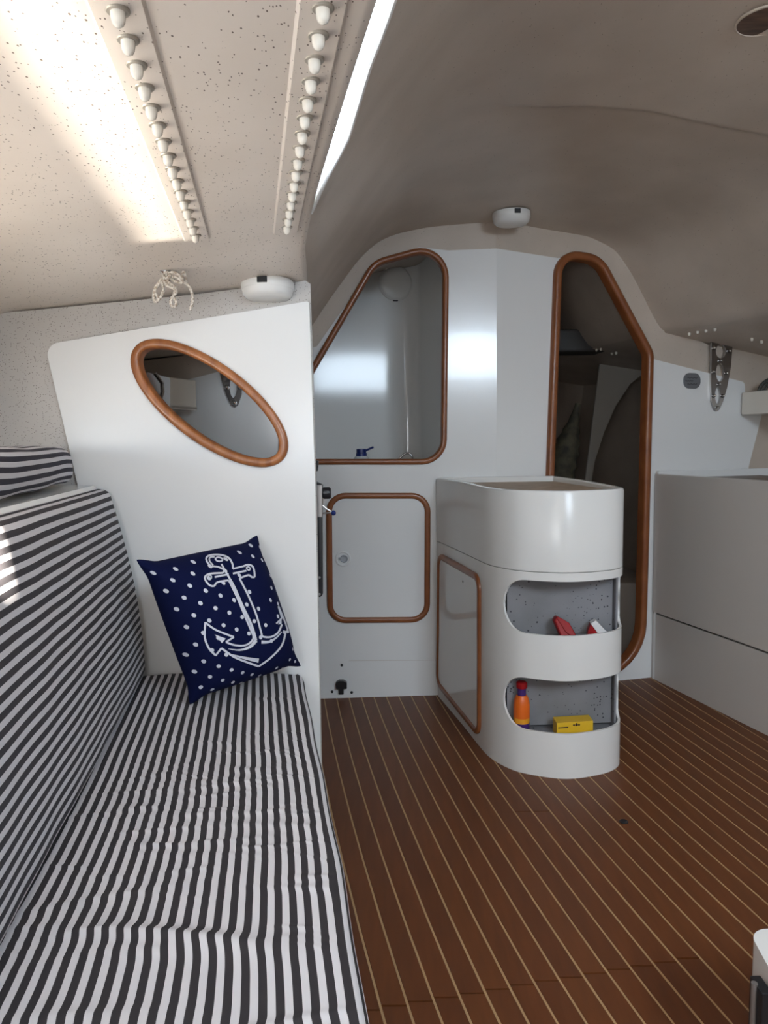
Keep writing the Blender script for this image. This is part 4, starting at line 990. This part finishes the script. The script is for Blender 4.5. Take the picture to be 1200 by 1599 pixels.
box_t = thing('yellow_box', (bx[0], 2.15, zl), 'flat yellow card box with a small dark mark in the lower open shelf', 'box')
pA, pB = q3(870, 1145, 2.135), q3(928, 1143, 2.14)
x0_, x1_ = pA[0], pB[0]; hz = q3(900, 1128, 2.138)[2]
mb = MB(); mb.box(x0_, x1_, 2.135, 2.185, zl + 0.0005, hz, lambda x, y, z: (x, y + (x - x0_) * 0.12, z)); part(mb.build('carton', M['yellow'], bevel=0.001), box_t)
mb = MB()
for du, dv, r__ in ((0, 0, .004), (-.008, 0, .003), (.008, 0, .003), (0, .003, .003)):
    mb.lathe([(r__, 0), (r__, 0.0006), (0, 0.0006)], ((x0_ + x1_) / 2 + 0.004 + du, 2.135 + (x1_ - x0_) * 0.06 + du * 0.12 - 0.0002, (zl + hz) / 2 + 0.013 + dv), (0.12, -1, 0), 10)
part(mb.build('mark', M['oldwood']), box_t)
mb = MB(); mb.box(x0_ + 0.004, x0_ + 0.035, 2.1335, 2.135, zl + 0.028, zl + 0.031, lambda x, y, z: (x, y + (x - x0_) * 0.12, z)); part(mb.build('printed_line', M['oldwood']), box_t)
so_ = q3(815, 1130, 2.187); ob = np.array([so_[0], 2.187, zl])
zo = lambda py: q3(808, py, 2.187)[2] - zl
bot = thing('sunscreen_bottle', ob, 'orange bottle with purple collar standing at the left of the lower shelf', 'bottle')
mb = MB(); h1_, h2_, h3_ = zo(1120), zo(1085), zo(1074)
mb.lathe([(0.0, 0.0), (0.0222, 0.001), (0.0243, 0.005), (0.0243, 0.030)], ob, (0, 0, 1), 24); part(mb.build('dark_band', M['purple'], smooth=40), bot)
mb = MB(); mb.lathe([(0.0243, 0.030), (0.0248, 0.034), (0.0248, 0.046)], ob, (0, 0, 1), 24); part(mb.build('amber_band', M['amber'], smooth=40), bot)
mb = MB(); mb.lathe([(0.0248, 0.046), (0.0248, h2_ - 0.03), (0.0222, h2_ - 0.012), (0.0158, h2_), (0.0, h2_)], ob, (0, 0, 1), 24); part(mb.build('bottle_body', M['orange'], smooth=40), bot)
mb = MB(); mb.lathe([(0.0132, h2_ - 0.001), (0.0132, h3_), (0.0, h3_)], ob, (0, 0, 1), 20); part(mb.build('collar', M['purple']), bot)
mb = MB(); mb.lathe([(0.0158, h3_), (0.0169, h3_ + 0.004), (0.0169, h3_ + 0.016), (0.0137, h3_ + 0.019), (0.0, h3_ + 0.019)], ob, (0, 0, 1), 20); part(mb.build('flip_cap', M['red']), bot)

# ---- floor ring plug
fp = on_z(974.5, 1283.5, 0)
fpt = thing('floor_plug', (fp[0], fp[1], 0), 'small black oval plug set in the plank floor before the pod', 'plug')
mb = MB(); mb.lathe([(0.0115, 0.0), (0.0115, 0.0022), (0.0095, 0.0034), (0.007, 0.0018), (0, 0.0018)], (0, 0, 0), (0, 0, 1), 20)
pl = mb.build('plug_ring', M['black'], fpt); 

# ---- companionway step, lower right corner of the picture
st = thing('companionway_step', (0.62, 1.0, 0), 'white rounded step edge with a black hinge at the lower right', 'step')
stp = ccw(fillet([(0.540, 0.955), (0.95, 0.90), (0.95, 1.08), (0.557, 1.08)], [0.02, 0.02, 0.02, 0.035], 8))
ztop = on_y(1198, 1492, 1.02)[2]
mb = MB(); mb.plate([stp], lambda u, v, o: (u, v, ztop + o), ztop - 0.0); part(mb.build('step_body', M['white'], bevel=0.008), st)
hq = on_y(1182, 1565, 0.99)
mb = MB(); mb.box(-0.006, 0.010, -0.018, 0.018, -0.06, 0.028, lambda x, y, z: (hq[0] + 0.004 + x, hq[1] + y, hq[2] + z)); part(mb.build('hinge_leaf', M['black'], bevel=0.002), st)
mb = MB(); mb.lathe([(0.0045, -0.06), (0.0045, 0.03)], (hq[0] - 0.004, hq[1], hq[2]), (0, 0, 1), 12); part(mb.build('hinge_pin', M['steel']), st)
